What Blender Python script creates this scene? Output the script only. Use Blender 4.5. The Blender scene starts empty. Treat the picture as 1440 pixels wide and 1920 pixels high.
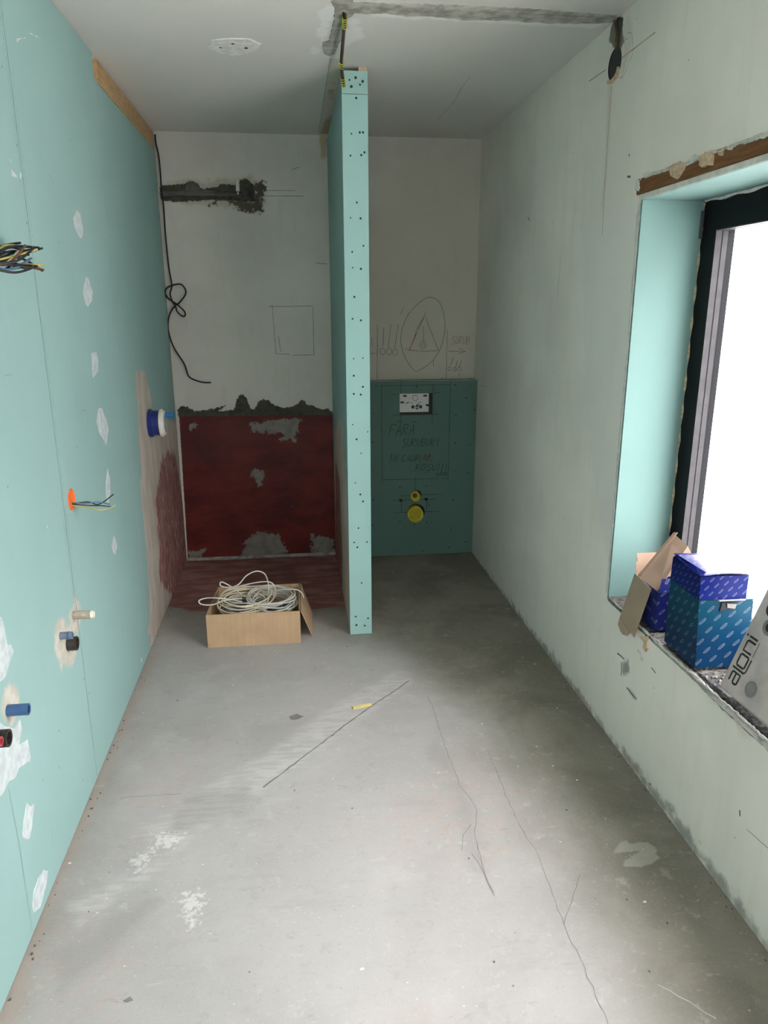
import bpy, bmesh, math, random
import numpy as np
from mathutils import Vector, Matrix, noise
from mathutils.geometry import tessellate_polygon

scene = bpy.context.scene
COL = scene.collection
rnd = random.Random(7)
# ---------------------------------------------------------------- camera
XL, XR, H, YB, YP = -0.745, 1.177, 2.60, 4.738, 4.649
cam_data = bpy.data.cameras.new('camera'); cam = bpy.data.objects.new('camera', cam_data); COL.objects.link(cam)
cam_data.sensor_fit = 'AUTO'; cam_data.sensor_width = 36.0
cam_data.lens = 1370.5 / 1920 * 36.0
cam_data.clip_start = 0.02
R3 = ((0.9925389, -0.12190583, -0.00234425), (-0.03497145, -0.26620842, -0.96328089), (0.11680549, 0.95617574, -0.26848544))
cam.matrix_world = Matrix(((R3[0][0], -R3[1][0], -R3[2][0], 0), (R3[0][1], -R3[1][1], -R3[2][1], 0), (R3[0][2], -R3[1][2], -R3[2][2], 1.62), (0, 0, 0, 1)))
scene.camera = cam
# ---------------------------------------------------------------- sky and exposure
scene.view_settings.view_transform = 'Standard'; scene.view_settings.look = 'None'
scene.view_settings.gamma = 1.0; scene.view_settings.use_curve_mapping = False
scene.view_settings.exposure = 0.25
world = bpy.data.worlds.new('overcast_sky'); scene.world = world; world.use_nodes = True
wt = world.node_tree; wt.nodes.clear()
w_out = wt.nodes.new('ShaderNodeOutputWorld'); w_bg = wt.nodes.new('ShaderNodeBackground')
w_tc = wt.nodes.new('ShaderNodeTexCoord'); w_sep = wt.nodes.new('ShaderNodeSeparateXYZ'); w_rmp = wt.nodes.new('ShaderNodeValToRGB')
wt.links.new(w_tc.outputs['Generated'], w_sep.inputs[0]); wt.links.new(w_sep.outputs['Z'], w_rmp.inputs[0])
w_rmp.color_ramp.elements[0].position = 0.0; w_rmp.color_ramp.elements[0].color = (0.45, 0.407, 0.407, 1)
w_rmp.color_ramp.elements[1].position = 0.7; w_rmp.color_ramp.elements[1].color = (1.25, 1.13, 1.13, 1)
wt.links.new(w_rmp.outputs[0], w_bg.inputs[0]); w_bg.inputs[1].default_value = 15.5
wt.links.new(w_bg.outputs[0], w_out.inputs[0])
scene.cycles.max_bounces = 14; scene.cycles.diffuse_bounces = 8; scene.cycles.glossy_bounces = 4
scene.cycles.transparent_max_bounces = 12; scene.cycles.sample_clamp_indirect = 6.0

# ---------------------------------------------------------------- material helpers
class NT:
    def __init__(s, name):
        s.m = bpy.data.materials.new(name); s.m.use_nodes = True; s.t = s.m.node_tree; s.t.nodes.clear()
        s.out = s.t.nodes.new('ShaderNodeOutputMaterial'); s.p = s.t.nodes.new('ShaderNodeBsdfPrincipled')
        s.t.links.new(s.p.outputs[0], s.out.inputs[0]); s._c = None
    def n(s, t): return s.t.nodes.new('ShaderNode' + t)
    def L(s, a, b):
        if isinstance(a, (int, float)): b.default_value = a
        elif isinstance(a, (tuple, list)): b.default_value = (*a, 1) if len(a) == 3 and len(b.default_value) == 4 else a
        else: s.t.links.new(a, b)
    @property
    def co(s):
        if s._c is None: s._c = s.n('TexCoord').outputs['Object']
        return s._c
    def map(s, scale=(1, 1, 1), loc=(0, 0, 0), rot=(0, 0, 0), v=None):
        m = s.n('Mapping'); s.L(v or s.co, m.inputs[0]); m.inputs[3].default_value = scale; m.inputs[1].default_value = loc; m.inputs[2].default_value = rot
        return m.outputs[0]
    def noise(s, scale, det=4, rough=0.55, v=None, dist=0.0):
        n = s.n('TexNoise'); s.L(v or s.co, n.inputs['Vector']); n.inputs['Scale'].default_value = scale; n.inputs['Detail'].default_value = det
        n.inputs['Roughness'].default_value = rough; n.inputs['Distortion'].default_value = dist
        return n.outputs[0]
    def vor(s, scale, v=None, feat='F1', rand=1.0):
        n = s.n('TexVoronoi'); n.feature = feat; s.L(v or s.co, n.inputs['Vector']); n.inputs['Scale'].default_value = scale; n.inputs['Randomness'].default_value = rand
        return n.outputs['Distance']
    def wave(s, scale, v=None, dist=2.0, dscale=1.0, axis='X', det=3):
        n = s.n('TexWave'); n.bands_direction = axis; s.L(v or s.co, n.inputs['Vector']); n.inputs['Scale'].default_value = scale
        n.inputs['Distortion'].default_value = dist; n.inputs['Detail Scale'].default_value = dscale; n.inputs['Detail'].default_value = det
        return n.outputs['Fac']
    def at(s, name):
        n = s.n('Attribute'); n.attribute_name = name; return n.outputs['Fac']
    def ma(s, op, a, b=0.0, c=0.0):
        n = s.n('Math'); n.operation = op; s.L(a, n.inputs[0]); s.L(b, n.inputs[1]); s.L(c, n.inputs[2]); return n.outputs[0]
    def step(s, x, lo, hi, a=0.0, b=1.0):
        n = s.n('MapRange'); n.interpolation_type = 'SMOOTHSTEP'; s.L(x, n.inputs[0]); n.inputs[1].default_value = lo; n.inputs[2].default_value = hi
        n.inputs[3].default_value = a; n.inputs[4].default_value = b; return n.outputs[0]
    def mix(s, f, a, b, mode='MIX'):
        n = s.n('Mix'); n.data_type = 'RGBA'; n.blend_type = mode; s.L(f, n.inputs[0]); s.L(a, n.inputs[6]); s.L(b, n.inputs[7]); return n.outputs[2]
    def mask(s, name, soft=0.008, amp=0.02, nz=18, det=4, v=None):
        """stain region from a signed-distance attribute with a ragged border"""
        nn = s.noise(nz, det, 0.65, v); x = s.ma('MULTIPLY_ADD', nn, amp * 2, s.ma('ADD', s.at(name), -amp)); return s.step(x, -soft, soft)
    def bump(s, h, strength=0.3, dist=0.004):
        n = s.n('Bump'); s.L(h, n.inputs['Height']); n.inputs['Strength'].default_value = strength; n.inputs['Distance'].default_value = dist
        s.L(n.outputs[0], s.p.inputs['Normal'])
    def fin(s, col, rough=0.8, spec=0.3, metal=0.0, **k):
        s.L(col, s.p.inputs['Base Color']); s.L(rough, s.p.inputs['Roughness']); s.L(spec, s.p.inputs['Specular IOR Level']); s.L(metal, s.p.inputs['Metallic'])
        for a, b in k.items(): s.L(b, s.p.inputs[a])
        return s.m

def plain(name, col, rough=0.6, spec=0.4, metal=0.0, var=0.12, nz=30, bump=0.0, **k):
    t = NT(name); n = t.noise(nz, 3)
    c = t.mix(t.step(n, 0.3, 0.7), tuple(x * (1 - var) for x in col), tuple(min(1, x * (1 + var)) for x in col))
    if bump: t.bump(n, bump, 0.002)
    return t.fin(c, rough, spec, metal, **k)

# ---- plaster of the walls
def plaster_mat(name, base, right=False):
    t = NT(name)
    big = t.noise(1.3, 4, 0.6); mid = t.noise(7, 5, 0.6); str_ = t.noise(2.2, 5, 0.6, t.map((9, 9, 1.0)))
    c = t.mix(t.step(big, 0.35, 0.65), tuple(x * 0.93 for x in base), tuple(x * 1.05 for x in base))
    c = t.mix(t.ma('MULTIPLY', t.step(str_, 0.5, 0.75), 0.22), c, tuple(x * 0.78 for x in base))
    c = t.mix(t.ma('MULTIPLY', t.step(mid, 0.55, 0.75), 0.18), c, (0.70, 0.71, 0.66))
    spk = t.step(t.vor(9), 0.035, 0.02); c = t.mix(t.ma('MULTIPLY', spk, 0.6), c, (0.16, 0.16, 0.14))
    h = t.ma('ADD', t.ma('MULTIPLY', str_, 0.7), t.ma('MULTIPLY', t.noise(60, 3), 0.25))
    if right:
        c = t.mix(t.ma('MULTIPLY', t.mask('smooth', 0.02, 0.03, 9), 0.45), c, (0.71, 0.71, 0.68))
        c = t.mix(t.ma('MULTIPLY', t.mask('dirt', 0.022, 0.075, 16, 6), 0.6), c, (0.10, 0.10, 0.085))
        c = t.mix(t.ma('MULTIPLY', t.mask('sand', 0.012, 0.01, 40), 0.28), c, (0.47, 0.38, 0.26))
        c = t.mix(t.ma('MULTIPLY', t.mask('scuff', 0.01, 0.02, 45), 0.75), c, (0.16, 0.16, 0.16))
        c = t.mix(t.mask('chase', 0.005, 0.012, 40), c, (0.20, 0.19, 0.16))
    t.bump(h, 0.25, 0.004)
    return t.fin(c, 0.85, 0.2)

def back_mat():
    t = NT('back_wall_plaster'); base = (0.585, 0.575, 0.525)
    big = t.noise(1.5, 4, 0.6); st = t.noise(2.5, 5, 0.6, t.map((6, 6, 1.2)))
    c = t.mix(t.step(big, 0.35, 0.65), tuple(x * 0.92 for x in base), tuple(x * 1.06 for x in base))
    c = t.mix(t.ma('MULTIPLY', t.step(st, 0.52, 0.72), 0.18), c, (0.40, 0.40, 0.37))
    c = t.mix(t.ma('MULTIPLY', t.mask('warm', 0.25, 0.1, 3), 0.45), c, (0.47, 0.43, 0.34))
    c = t.mix(t.ma('MULTIPLY', t.mask('dust_and_shade', 0.02, 0.05, 16), 0.6), c, (0.34, 0.31, 0.23))
    c = t.mix(t.ma('MULTIPLY', t.mask('foam', 0.008, 0.02, 25), 0.8), c, (0.44, 0.34, 0.19))
    mort = t.mask('mortar', 0.003, 0.016, 60, 7)
    mc = t.mix(t.step(t.noise(25, 5, 0.7), 0.4, 0.65), (0.075, 0.073, 0.062), (0.048, 0.045, 0.028))
    c = t.mix(mort, c, mc); c = t.mix(t.mask('specks', 0.006, 0.085, 42, 6), c, (0.085, 0.08, 0.06))
    red = t.mask('membrane', 0.003, 0.004, 60)
    rn = t.noise(4, 6, 0.65, t.map((1, 1, 2.2))); rc = t.mix(t.step(rn, 0.35, 0.65), (0.075, 0.010, 0.009), (0.135, 0.019, 0.014))
    rc = t.mix(t.ma('MULTIPLY', t.step(t.noise(2.2, 3, 0.5, t.map(loc=(3, 0, 1))), 0.5, 0.68), 0.6), rc, (0.06, 0.019, 0.015))
    rc = t.mix(t.step(t.noise(11, 6, 0.75, t.map((1, 1, 1.6))), 0.66, 0.70), rc, (0.13, 0.12, 0.10))
    rc = t.mix(t.ma('MULTIPLY', t.step(t.wave(60, t.map((1, 1, 1)), 1.0, 2.0, 'Z'), 0.55, 0.9), 0.3), rc, (0.05, 0.008, 0.008))
    rc = t.mix(t.mask('bare', 0.005, 0.065, 26, 7), rc, t.mix(t.step(t.noise(20, 4), 0.4, 0.6), (0.15, 0.145, 0.125), (0.20, 0.19, 0.165)))
    c = t.mix(red, c, rc)
    h = t.ma('ADD', t.ma('MULTIPLY', st, 0.8), t.ma('MULTIPLY', t.noise(45, 4), t.ma('MULTIPLY_ADD', mort, 1.5, 0.3)))
    t.bump(h, 0.3, 0.004)
    rough = t.ma('MULTIPLY_ADD', red, -0.35, 0.85)
    return t.fin(c, rough, 0.25)

GREEN = (0.275, 0.43, 0.412)
def board_mat(layers=True, GREEN=GREEN, name=None):
    t = NT(name or ('green_plasterboard' if layers else 'green_plasterboard_clean'))
    big = t.noise(1.1, 4, 0.6); st = t.noise(3, 5, 0.6, t.map((5, 5, 0.8)))
    c = t.mix(t.step(big, 0.3, 0.7), tuple(x * 0.95 for x in GREEN), tuple(x * 1.04 for x in GREEN))
    c = t.mix(t.ma('MULTIPLY', t.step(st, 0.55, 0.8), 0.16), c, tuple(min(1, x * 1.28) for x in GREEN))
    c = t.mix(t.ma('MULTIPLY', t.step(t.noise(40, 3), 0.62, 0.78), 0.08), c, tuple(x * 0.65 for x in GREEN))
    c = t.mix(t.ma('MULTIPLY', t.step(t.vor(5.0), 0.03, 0.018), 0.55), c, (0.14, 0.2, 0.18))
    if not layers:
        t.bump(t.noise(120, 2), 0.06, 0.003); return t.fin(c, 0.78, 0.25)
    c = t.mix(t.ma('MULTIPLY', t.mask('halo', 0.012, 0.008, 30), 0.85), c, t.mix(t.step(t.noise(24, 4), 0.4, 0.65), (0.50, 0.45, 0.37), (0.62, 0.57, 0.49)))
    sk = t.mask('skim', 0.003, 0.010, 30, 5)
    skc = t.mix(t.step(t.noise(4, 5, 0.6, t.map((3, 3, 1))), 0.35, 0.65), (0.42, 0.375, 0.32), (0.53, 0.48, 0.42))
    c = t.mix(sk, c, skc)
    pk = t.ma('MULTIPLY', t.mask('pink', 0.010, 0.10, 13, 7, t.map((1, 2.2, 0.45))), t.step(t.noise(26, 6, 0.7, t.map((1, 2.4, 0.5))), 0.62, 0.55))
    pkc = t.mix(t.step(t.noise(9, 5, 0.6, t.map((2, 2, .6))), 0.35, 0.65), (0.22, 0.085, 0.08), (0.31, 0.15, 0.135))
    c = t.mix(pk, c, pkc)
    t.bump(t.ma('ADD', t.ma('MULTIPLY', t.noise(120, 2), 0.12), t.ma('MULTIPLY', sk, t.ma('MULTIPLY_ADD', st, 0.8, 0.8))), 0.3, 0.004)
    return t.fin(c, 0.78, 0.25)

def floor_mat():
    t = NT('screed_floor'); base = (0.415, 0.40, 0.375)
    big = t.noise(0.9, 5, 0.6, dist=0.4); mid = t.noise(3.2, 6, 0.62, dist=0.6); fine = t.noise(90, 3); tr = t.noise(2.0, 6, 0.6, t.map((1.2, 4.5, 1), rot=(0, 0, 0.75)))
    c = t.mix(t.step(big, 0.3, 0.7), (0.345, 0.332, 0.315), (0.43, 0.417, 0.40))
    c = t.mix(t.ma('MULTIPLY', t.step(mid, 0.5, 0.72), 0.45), c, (0.475, 0.462, 0.45))
    c = t.mix(t.ma('MULTIPLY', t.step(tr, 0.52, 0.75), 0.35), c, (0.30, 0.285, 0.268))
    c = t.mix(t.ma('MULTIPLY', t.ma('MULTIPLY', t.step(t.noise(1.6, 4, .6, t.map(loc=(4, 2, 0))), 0.5, 0.66), t.step(t.noise(22, 4), 0.4, 0.6)), 0.32), c, (0.45, 0.335, 0.285))
    c = t.mix(t.ma('MULTIPLY', t.step(fine, 0.55, 0.75), 0.22), c, (0.53, 0.515, 0.50))
    c = t.mix(t.ma('MULTIPLY', t.step(t.noise(70, 3, .6, t.map(loc=(1, 1, 1))), 0.6, 0.75), 0.25), c, (0.22, 0.21, 0.19))
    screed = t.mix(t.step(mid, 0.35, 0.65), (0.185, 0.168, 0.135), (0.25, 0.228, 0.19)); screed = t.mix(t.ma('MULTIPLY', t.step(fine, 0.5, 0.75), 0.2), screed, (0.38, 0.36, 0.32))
    dm = t.mask('dust_and_shade', 0.22, 0.16, 2.6, 5); c = t.mix(dm, screed, c)     # pale dusty middle; the darker rim also paints in shade below the sill
    bl = t.noise(14, 6, 0.7); c = t.mix(t.ma('MULTIPLY', t.step(bl, 0.56, 0.70), 0.28), c, (0.27, 0.255, 0.235)); c = t.mix(t.ma('MULTIPLY', t.step(bl, 0.42, 0.30), 0.28), c, (0.56, 0.55, 0.53))
    sm = t.mask('smear', 0.03, 0.03, 12)
    c = t.mix(t.ma('MULTIPLY', sm, 0.55), c, t.mix(t.step(t.noise(9, 5, .6, t.map((1, 6, 1), rot=(0, 0, 0.8))), 0.4, 0.6), (0.42, 0.405, 0.39), (0.55, 0.535, 0.52)))
    c = t.mix(t.ma('MULTIPLY', t.mask('grime', 0.03, 0.05, 10, 5), 0.5), c, (0.29, 0.275, 0.265))
    c = t.mix(t.ma('MULTIPLY', t.mask('edge', 0.02, 0.03, 14, 5), 0.55), c, (0.40, 0.32, 0.275))
    c = t.mix(t.ma('MULTIPLY', t.mask('patch', 0.004, 0.012, 25), 0.6), c, (0.44, 0.43, 0.38))
    c = t.mix(t.ma('MULTIPLY', t.mask('chalk', 0.014, 0.10, 60, 7), 0.45), c, (0.82, 0.81, 0.80))
    # white plaster drops and dark crumbs of several sizes
    for sc, r, col, loc in ((7, 0.040, (0.78, 0.78, 0.76), (0, 0, 0)), (17, 0.055, (0.70, 0.70, 0.68), (3, 1, 0)), (9, 0.024, (0.13, 0.12, 0.11), (5, 7, 0)), (19, 0.035, (0.16, 0.15, 0.14), (9, 2, 0)), (30, 0.06, (0.68, 0.67, 0.65), (4, 8, 0))):
        wob = t.noise(60, 2); d = t.ma('ADD', t.vor(sc, t.map((1, 1.5, 1), loc=loc)), t.ma('MULTIPLY_ADD', wob, r * 2.4, -r * 1.2))
        keep = t.step(t.noise(2.0, 3, .6, t.map(loc=loc)), 0.44, 0.52)
        c = t.mix(t.ma('MULTIPLY', t.ma('MULTIPLY', t.step(d, r, r * 0.65), keep), 0.85), c, col)
    gr = t.noise(170, 4, 0.75); c = t.mix(t.ma('MULTIPLY', t.step(gr, 0.36, 0.30), 0.35), c, (0.17, 0.16, 0.145)); c = t.mix(t.ma('MULTIPLY', t.step(gr, 0.64, 0.72), 0.40), c, (0.64, 0.63, 0.61))
    sc2 = t.noise(11, 7, 0.7, t.map((1, 3, 1), rot=(0, 0, -0.6)), 1.2); c = t.mix(t.ma('MULTIPLY', t.step(sc2, 0.60, 0.72), 0.35), c, (0.56, 0.55, 0.53)); c = t.mix(t.ma('MULTIPLY', t.step(sc2, 0.40, 0.30), 0.30), c, (0.24, 0.225, 0.205))
    mb = t.mask('membrane', 0.015, 0.05, 9, 5)
    mc = t.mix(t.step(t.noise(5, 5, .6, t.map((1, 3, 1))), 0.4, 0.65), (0.22, 0.095, 0.085), (0.31, 0.17, 0.15))
    c = t.mix(mb, c, mc)
    h = t.ma('ADD', t.ma('MULTIPLY', mid, 1.2), t.ma('ADD', t.ma('MULTIPLY', fine, 0.22), t.ma('MULTIPLY', tr, 0.8)))
    h = t.ma('MULTIPLY_ADD', sm, 0.5, h)
    t.bump(t.ma('MULTIPLY_ADD', gr, 0.5, h), 0.45, 0.006)
    return t.fin(c, 0.82, 0.25)

def ceiling_mat():
    t = NT('ceiling_plaster'); base = (0.66, 0.64, 0.605)
    c = t.mix(t.step(t.noise(1.2, 4), 0.3, 0.7), tuple(x * 0.96 for x in base), tuple(x * 1.03 for x in base))
    fr = t.mask('fresh', 0.01, 0.05, 14, 5)
    c = t.mix(t.ma('MULTIPLY', fr, 0.7), c, (0.78, 0.79, 0.77))
    c = t.mix(t.ma('MULTIPLY', t.mask('strip', 0.006, 0.004, 30), 0.7), c, (0.50, 0.46, 0.38))
    c = t.mix(t.ma('MULTIPLY', t.mask('foam', 0.008, 0.03, 22, 5), 0.85), c, (0.40, 0.30, 0.17))
    t.bump(t.ma('ADD', t.noise(80, 3), t.ma('MULTIPLY', fr, t.noise(20, 4))), 0.12, 0.003)
    return t.fin(c, 0.85, 0.2)

def wood_mat(name, a, b, axis=(1, 12, 12), rough=0.75):
    t = NT(name); g = t.noise(7, 6, 0.6, t.map(axis)); g2 = t.wave(5, t.map(axis), 6, 1.2, 'Z')
    c = t.mix(t.step(g, 0.3, 0.7), a, b); c = t.mix(t.ma('MULTIPLY', g2, 0.35), c, tuple(x * 0.6 for x in a)); t.bump(g, 0.3, 0.003)
    return t.fin(c, rough, 0.25)

def card_mat(name, col, flute=(260, 0.1, 0.1)):
    t = NT(name); f = t.noise(1.0, 3, 0.5, t.map(flute)); n = t.noise(9, 4)
    c = t.mix(t.step(n, 0.3, 0.7), tuple(x * 0.92 for x in col), tuple(x * 1.06 for x in col))
    c = t.mix(t.ma('MULTIPLY', t.step(f, 0.42, 0.7), 0.35), c, tuple(x * 0.72 for x in col))
    t.bump(f, 0.25, 0.002)
    return t.fin(c, 0.8, 0.2)

def carton_mat(name, top, bottom, zlo, zhi, pitch=0.046, spec=0.10):
    """glossy printed carton with rows of small slanted oval badges (flat print), laid out by UV in metres"""
    t = NT(name); uv = t.n('UVMap').outputs[0]
    rot = t.map((1, 1, 1), rot=(0, 0, -0.62), v=uv)
    sp = t.n('SeparateXYZ'); t.L(uv, sp.inputs[0]); u, v = sp.outputs[0], sp.outputs[1]
    row = t.ma('DIVIDE', t.ma('SUBTRACT', v, t.ma('MULTIPLY', u, 0.22)), pitch * 0.72); ri = t.ma('FLOOR', row)
    cu = t.ma('ADD', t.ma('DIVIDE', u, pitch), t.ma('MULTIPLY', t.ma('MODULO', t.ma('ABSOLUTE', ri), 2.0), 0.5))
    fu = t.ma('MULTIPLY', t.ma('SUBTRACT', t.ma('FRACT', cu), 0.5), pitch); fv = t.ma('MULTIPLY', t.ma('SUBTRACT', t.ma('FRACT', row), 0.5), pitch * 0.72)
    ca, sa = math.cos(0.62), math.sin(0.62)
    lx = t.ma('ADD', t.ma('MULTIPLY', fu, ca), t.ma('MULTIPLY', fv, sa)); ly = t.ma('SUBTRACT', t.ma('MULTIPLY', fv, ca), t.ma('MULTIPLY', fu, sa))
    k = pitch / 0.046
    el = t.ma('SQRT', t.ma('ADD', t.ma('POWER', t.ma('DIVIDE', lx, 0.0125 * k), 2.0), t.ma('POWER', t.ma('DIVIDE', ly, 0.0048 * k), 2.0)))
    ring = t.ma('MULTIPLY', t.step(el, 0.80, 0.86), t.step(el, 1.04, 0.98)); upper = t.step(ly, -0.0012, 0.0004)
    txt = t.ma('MULTIPLY', t.ma('MULTIPLY', t.step(t.ma('ABSOLUTE', ly), 0.0016 * k, 0.0010 * k), t.step(el, 0.80, 0.7)), t.step(t.ma('SINE', t.ma('MULTIPLY', lx, 2600 / k)), -0.4, 0.2))
    wav = t.ma('MULTIPLY', t.step(t.ma('ABSOLUTE', t.ma('ADD', ly, 0.0032 * k)), 0.0009 * k, 0.0004 * k), t.step(t.ma('ABSOLUTE', lx), 0.010 * k, 0.009 * k))
    m = t.ma('MINIMUM', 1.0, t.ma('ADD', t.ma('MULTIPLY', ring, upper), t.ma('ADD', t.ma('MULTIPLY', txt, 0.55), wav)))
    sz = t.n('SeparateXYZ'); t.L(t.co, sz.inputs[0])
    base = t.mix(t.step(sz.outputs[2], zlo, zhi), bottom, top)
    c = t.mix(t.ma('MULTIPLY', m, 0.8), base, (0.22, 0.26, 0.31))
    return t.fin(c, 0.30, spec)

M = {}
M['plaster'] = plaster_mat('wall_plaster', (0.79, 0.745, 0.68), True)
M['plaster_plain'] = plaster_mat('wall_plaster_plain', (0.79, 0.745, 0.68))
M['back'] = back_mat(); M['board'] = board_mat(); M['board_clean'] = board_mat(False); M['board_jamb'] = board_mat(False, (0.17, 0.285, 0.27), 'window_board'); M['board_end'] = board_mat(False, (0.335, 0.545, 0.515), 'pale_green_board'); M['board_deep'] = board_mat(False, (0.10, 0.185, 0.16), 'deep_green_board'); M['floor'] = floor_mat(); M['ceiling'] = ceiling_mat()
M['gypsum'] = plain('gypsum_core', (0.62, 0.60, 0.55), 0.9, 0.1, bump=0.3)
M['filler'] = plain('white_filler', (0.50, 0.565, 0.57), 0.85, 0.2, nz=38, bump=0.5); M['filler_pale'] = plain('pale_filler', (0.74, 0.73, 0.69), 0.85, 0.2, nz=30, bump=0.4); M['floor_light'] = plain('rubbed_screed', (0.47, 0.46, 0.44), 0.9, 0.1); M['crack_soft'] = plain('soft_crack', (0.21, 0.20, 0.18), 0.95, 0.1)
M['mortar'] = plain('grey_mortar', (0.27, 0.26, 0.23), 0.92, 0.1, var=0.3, nz=28, bump=0.9)
M['mortar_dark'] = plain('dark_mortar', (0.060, 0.056, 0.045), 0.92, 0.1, var=0.45, nz=35, bump=1.0); M['mortar_mid'] = plain('smoothed_mortar', (0.115, 0.11, 0.10), 0.92, 0.1, var=0.2, nz=20, bump=0.5); M['mortar_pale'] = plain('pale_mortar', (0.36, 0.345, 0.31), 0.92, 0.1, var=0.28, nz=24, bump=0.9)
M['sand'] = plain('sand_render', (0.56, 0.42, 0.29), 0.95, 0.1, var=0.2, nz=70, bump=0.9)
M['osb'] = wood_mat('raw_timber', (0.42, 0.27, 0.13), (0.56, 0.38, 0.20), (14, 2, 14))
M['lintel'] = wood_mat('lintel_timber', (0.15, 0.065, 0.025), (0.25, 0.115, 0.05), (14, 1.2, 14))
M['pencil'] = plain('pencil', (0.11, 0.11, 0.10), 0.8, 0.2); M['red_pencil'] = plain('red_pencil', (0.26, 0.07, 0.05), 0.8, 0.2)
M['faint'] = plain('faint_print', (0.13, 0.20, 0.18), 0.8, 0.2); M['crack'] = plain('crack', (0.14, 0.13, 0.115), 0.95, 0.1)
M['seam'] = plain('seam', (0.19, 0.27, 0.245), 0.9, 0.1); M['rust'] = plain('rust_line', (0.36, 0.23, 0.15), 0.9, 0.1)
M['ceil_line'] = plain('ceiling_line', (0.30, 0.28, 0.25), 0.9, 0.1); M['stain'] = plain('dark_stain', (0.20, 0.19, 0.175), 0.9, 0.1)
M['screw'] = plain('black_screw', (0.015, 0.017, 0.017), 0.5, 0.4); M['black'] = plain('black_plastic', (0.012, 0.012, 0.013), 0.45, 0.4)
M['frame'] = plain('black_window_frame', (0.004, 0.005, 0.007), 0.5, 0.15); M['alu'] = plain('grey_aluminium', (0.055, 0.053, 0.058), 0.5, 0.25)
M['gasket'] = plain('rubber_gasket', (0.012, 0.012, 0.014), 0.6, 0.3); M['foam'] = plain('mounting_foam', (0.42, 0.36, 0.24), 0.9, 0.1, var=0.3, nz=60, bump=0.8)
M['card'] = card_mat('cardboard', (0.50, 0.345, 0.21)); M['card_y'] = card_mat('cardboard_side', (0.50, 0.345, 0.21), (0.1, 260, 0.1))
M['card_in'] = card_mat('carton_inside', (0.30, 0.205, 0.15), (0.1, 3, 3)); M['card_out'] = card_mat('carton_back', (0.34, 0.26, 0.19), (3, 3, 3))
M['cable_white'] = plain('white_cable', (0.62, 0.60, 0.55), 0.45, 0.4, nz=12); M['cable_grey'] = plain('grey_cable', (0.33, 0.33, 0.31), 0.5, 0.4, nz=12)
M['cable_cream'] = plain('cream_cable', (0.66, 0.58, 0.43), 0.45, 0.4, nz=12); M['cable_black'] = plain('black_cable', (0.014, 0.015, 0.015), 0.5, 0.35)
M['w_black'] = plain('black_wire', (0.015, 0.015, 0.018), 0.4, 0.4); M['w_blue'] = plain('blue_wire', (0.10, 0.17, 0.25), 0.4, 0.4)
M['w_brown'] = plain('brown_wire', (0.12, 0.055, 0.03), 0.4, 0.4); M['w_yellow'] = plain('yellow_wire', (0.50, 0.43, 0.13), 0.4, 0.4); M['w_dark'] = plain('dark_blue_wire', (0.028, 0.04, 0.06), 0.4, 0.4); M['w_white'] = plain('pale_wire', (0.6, 0.58, 0.54), 0.4, 0.4)
M['tape'] = plain('yellow_green_tape', (0.40, 0.42, 0.07), 0.4, 0.4); M['orange'] = plain('orange_box', (0.80, 0.16, 0.035), 0.5, 0.4)
M['blue_pipe'] = plain('blue_pipe', (0.045, 0.115, 0.26), 0.35, 0.5); M['blue_grey'] = plain('blue_grey_pipe', (0.17, 0.21, 0.29), 0.45, 0.4)
M['red_pipe'] = plain('red_pipe', (0.50, 0.06, 0.075), 0.4, 0.4); M['dark_sleeve'] = plain('dark_sleeve', (0.035, 0.03, 0.027), 0.55, 0.3, var=0.4, nz=60)
M['valve_blue'] = plain('valve_blue', (0.010, 0.022, 0.15), 0.3, 0.5); M['valve_white'] = plain('valve_white', (0.72, 0.72, 0.68), 0.4, 0.4); M['valve_grey'] = plain('valve_grey', (0.36, 0.35, 0.35), 0.5, 0.3)
M['pin_blue'] = plain('pin_blue', (0.02, 0.16, 0.46), 0.4, 0.4)
M['yellow'] = plain('yellow_cap', (0.62, 0.56, 0.06), 0.5, 0.4); M['yellow_dark'] = plain('yellow_cap_inside', (0.40, 0.34, 0.03), 0.6, 0.3)
M['white_sheet'] = plain('white_cover_sheet', (0.66, 0.66, 0.66), 0.5, 0.4, var=0.03)
M['hemp'] = wood_mat('wrapped_stub', (0.34, 0.30, 0.22), (0.62, 0.58, 0.48), (6, 30, 30)); M['bone'] = plain('stub_cap', (0.80, 0.77, 0.66), 0.6, 0.3)
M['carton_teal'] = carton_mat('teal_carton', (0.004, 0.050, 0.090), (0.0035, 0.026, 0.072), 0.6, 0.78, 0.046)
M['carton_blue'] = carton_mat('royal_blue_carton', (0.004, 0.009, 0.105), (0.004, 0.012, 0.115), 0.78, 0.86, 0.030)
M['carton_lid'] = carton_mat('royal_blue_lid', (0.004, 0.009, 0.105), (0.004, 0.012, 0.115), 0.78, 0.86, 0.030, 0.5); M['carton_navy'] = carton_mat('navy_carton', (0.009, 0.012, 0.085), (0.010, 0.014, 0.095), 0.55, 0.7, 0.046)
M['silver'] = plain('silver_card', (0.50, 0.435, 0.415), 0.42, 0.5, 0.2, var=0.16, nz=11, bump=0.7)
M['silver_edge'] = plain('silver_card_edge', (0.30, 0.295, 0.285), 0.6, 0.4); M['ink'] = plain('dark_ink', (0.025, 0.023, 0.022), 0.5, 0.4)
M['ink_grey'] = plain('grey_ink', (0.20, 0.19, 0.185), 0.5, 0.4)
M['chip'] = plain('wood_chip', (0.68, 0.55, 0.20), 0.7, 0.3); M['terrace'] = plain('terrace_slab', (0.62, 0.62, 0.60), 0.8, 0.2)
M['render_white'] = plain('white_render', (0.78, 0.78, 0.77), 0.85, 0.2); M['parapet'] = plain('parapet_metal', (0.35, 0.36, 0.38), 0.5, 0.4)
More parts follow.
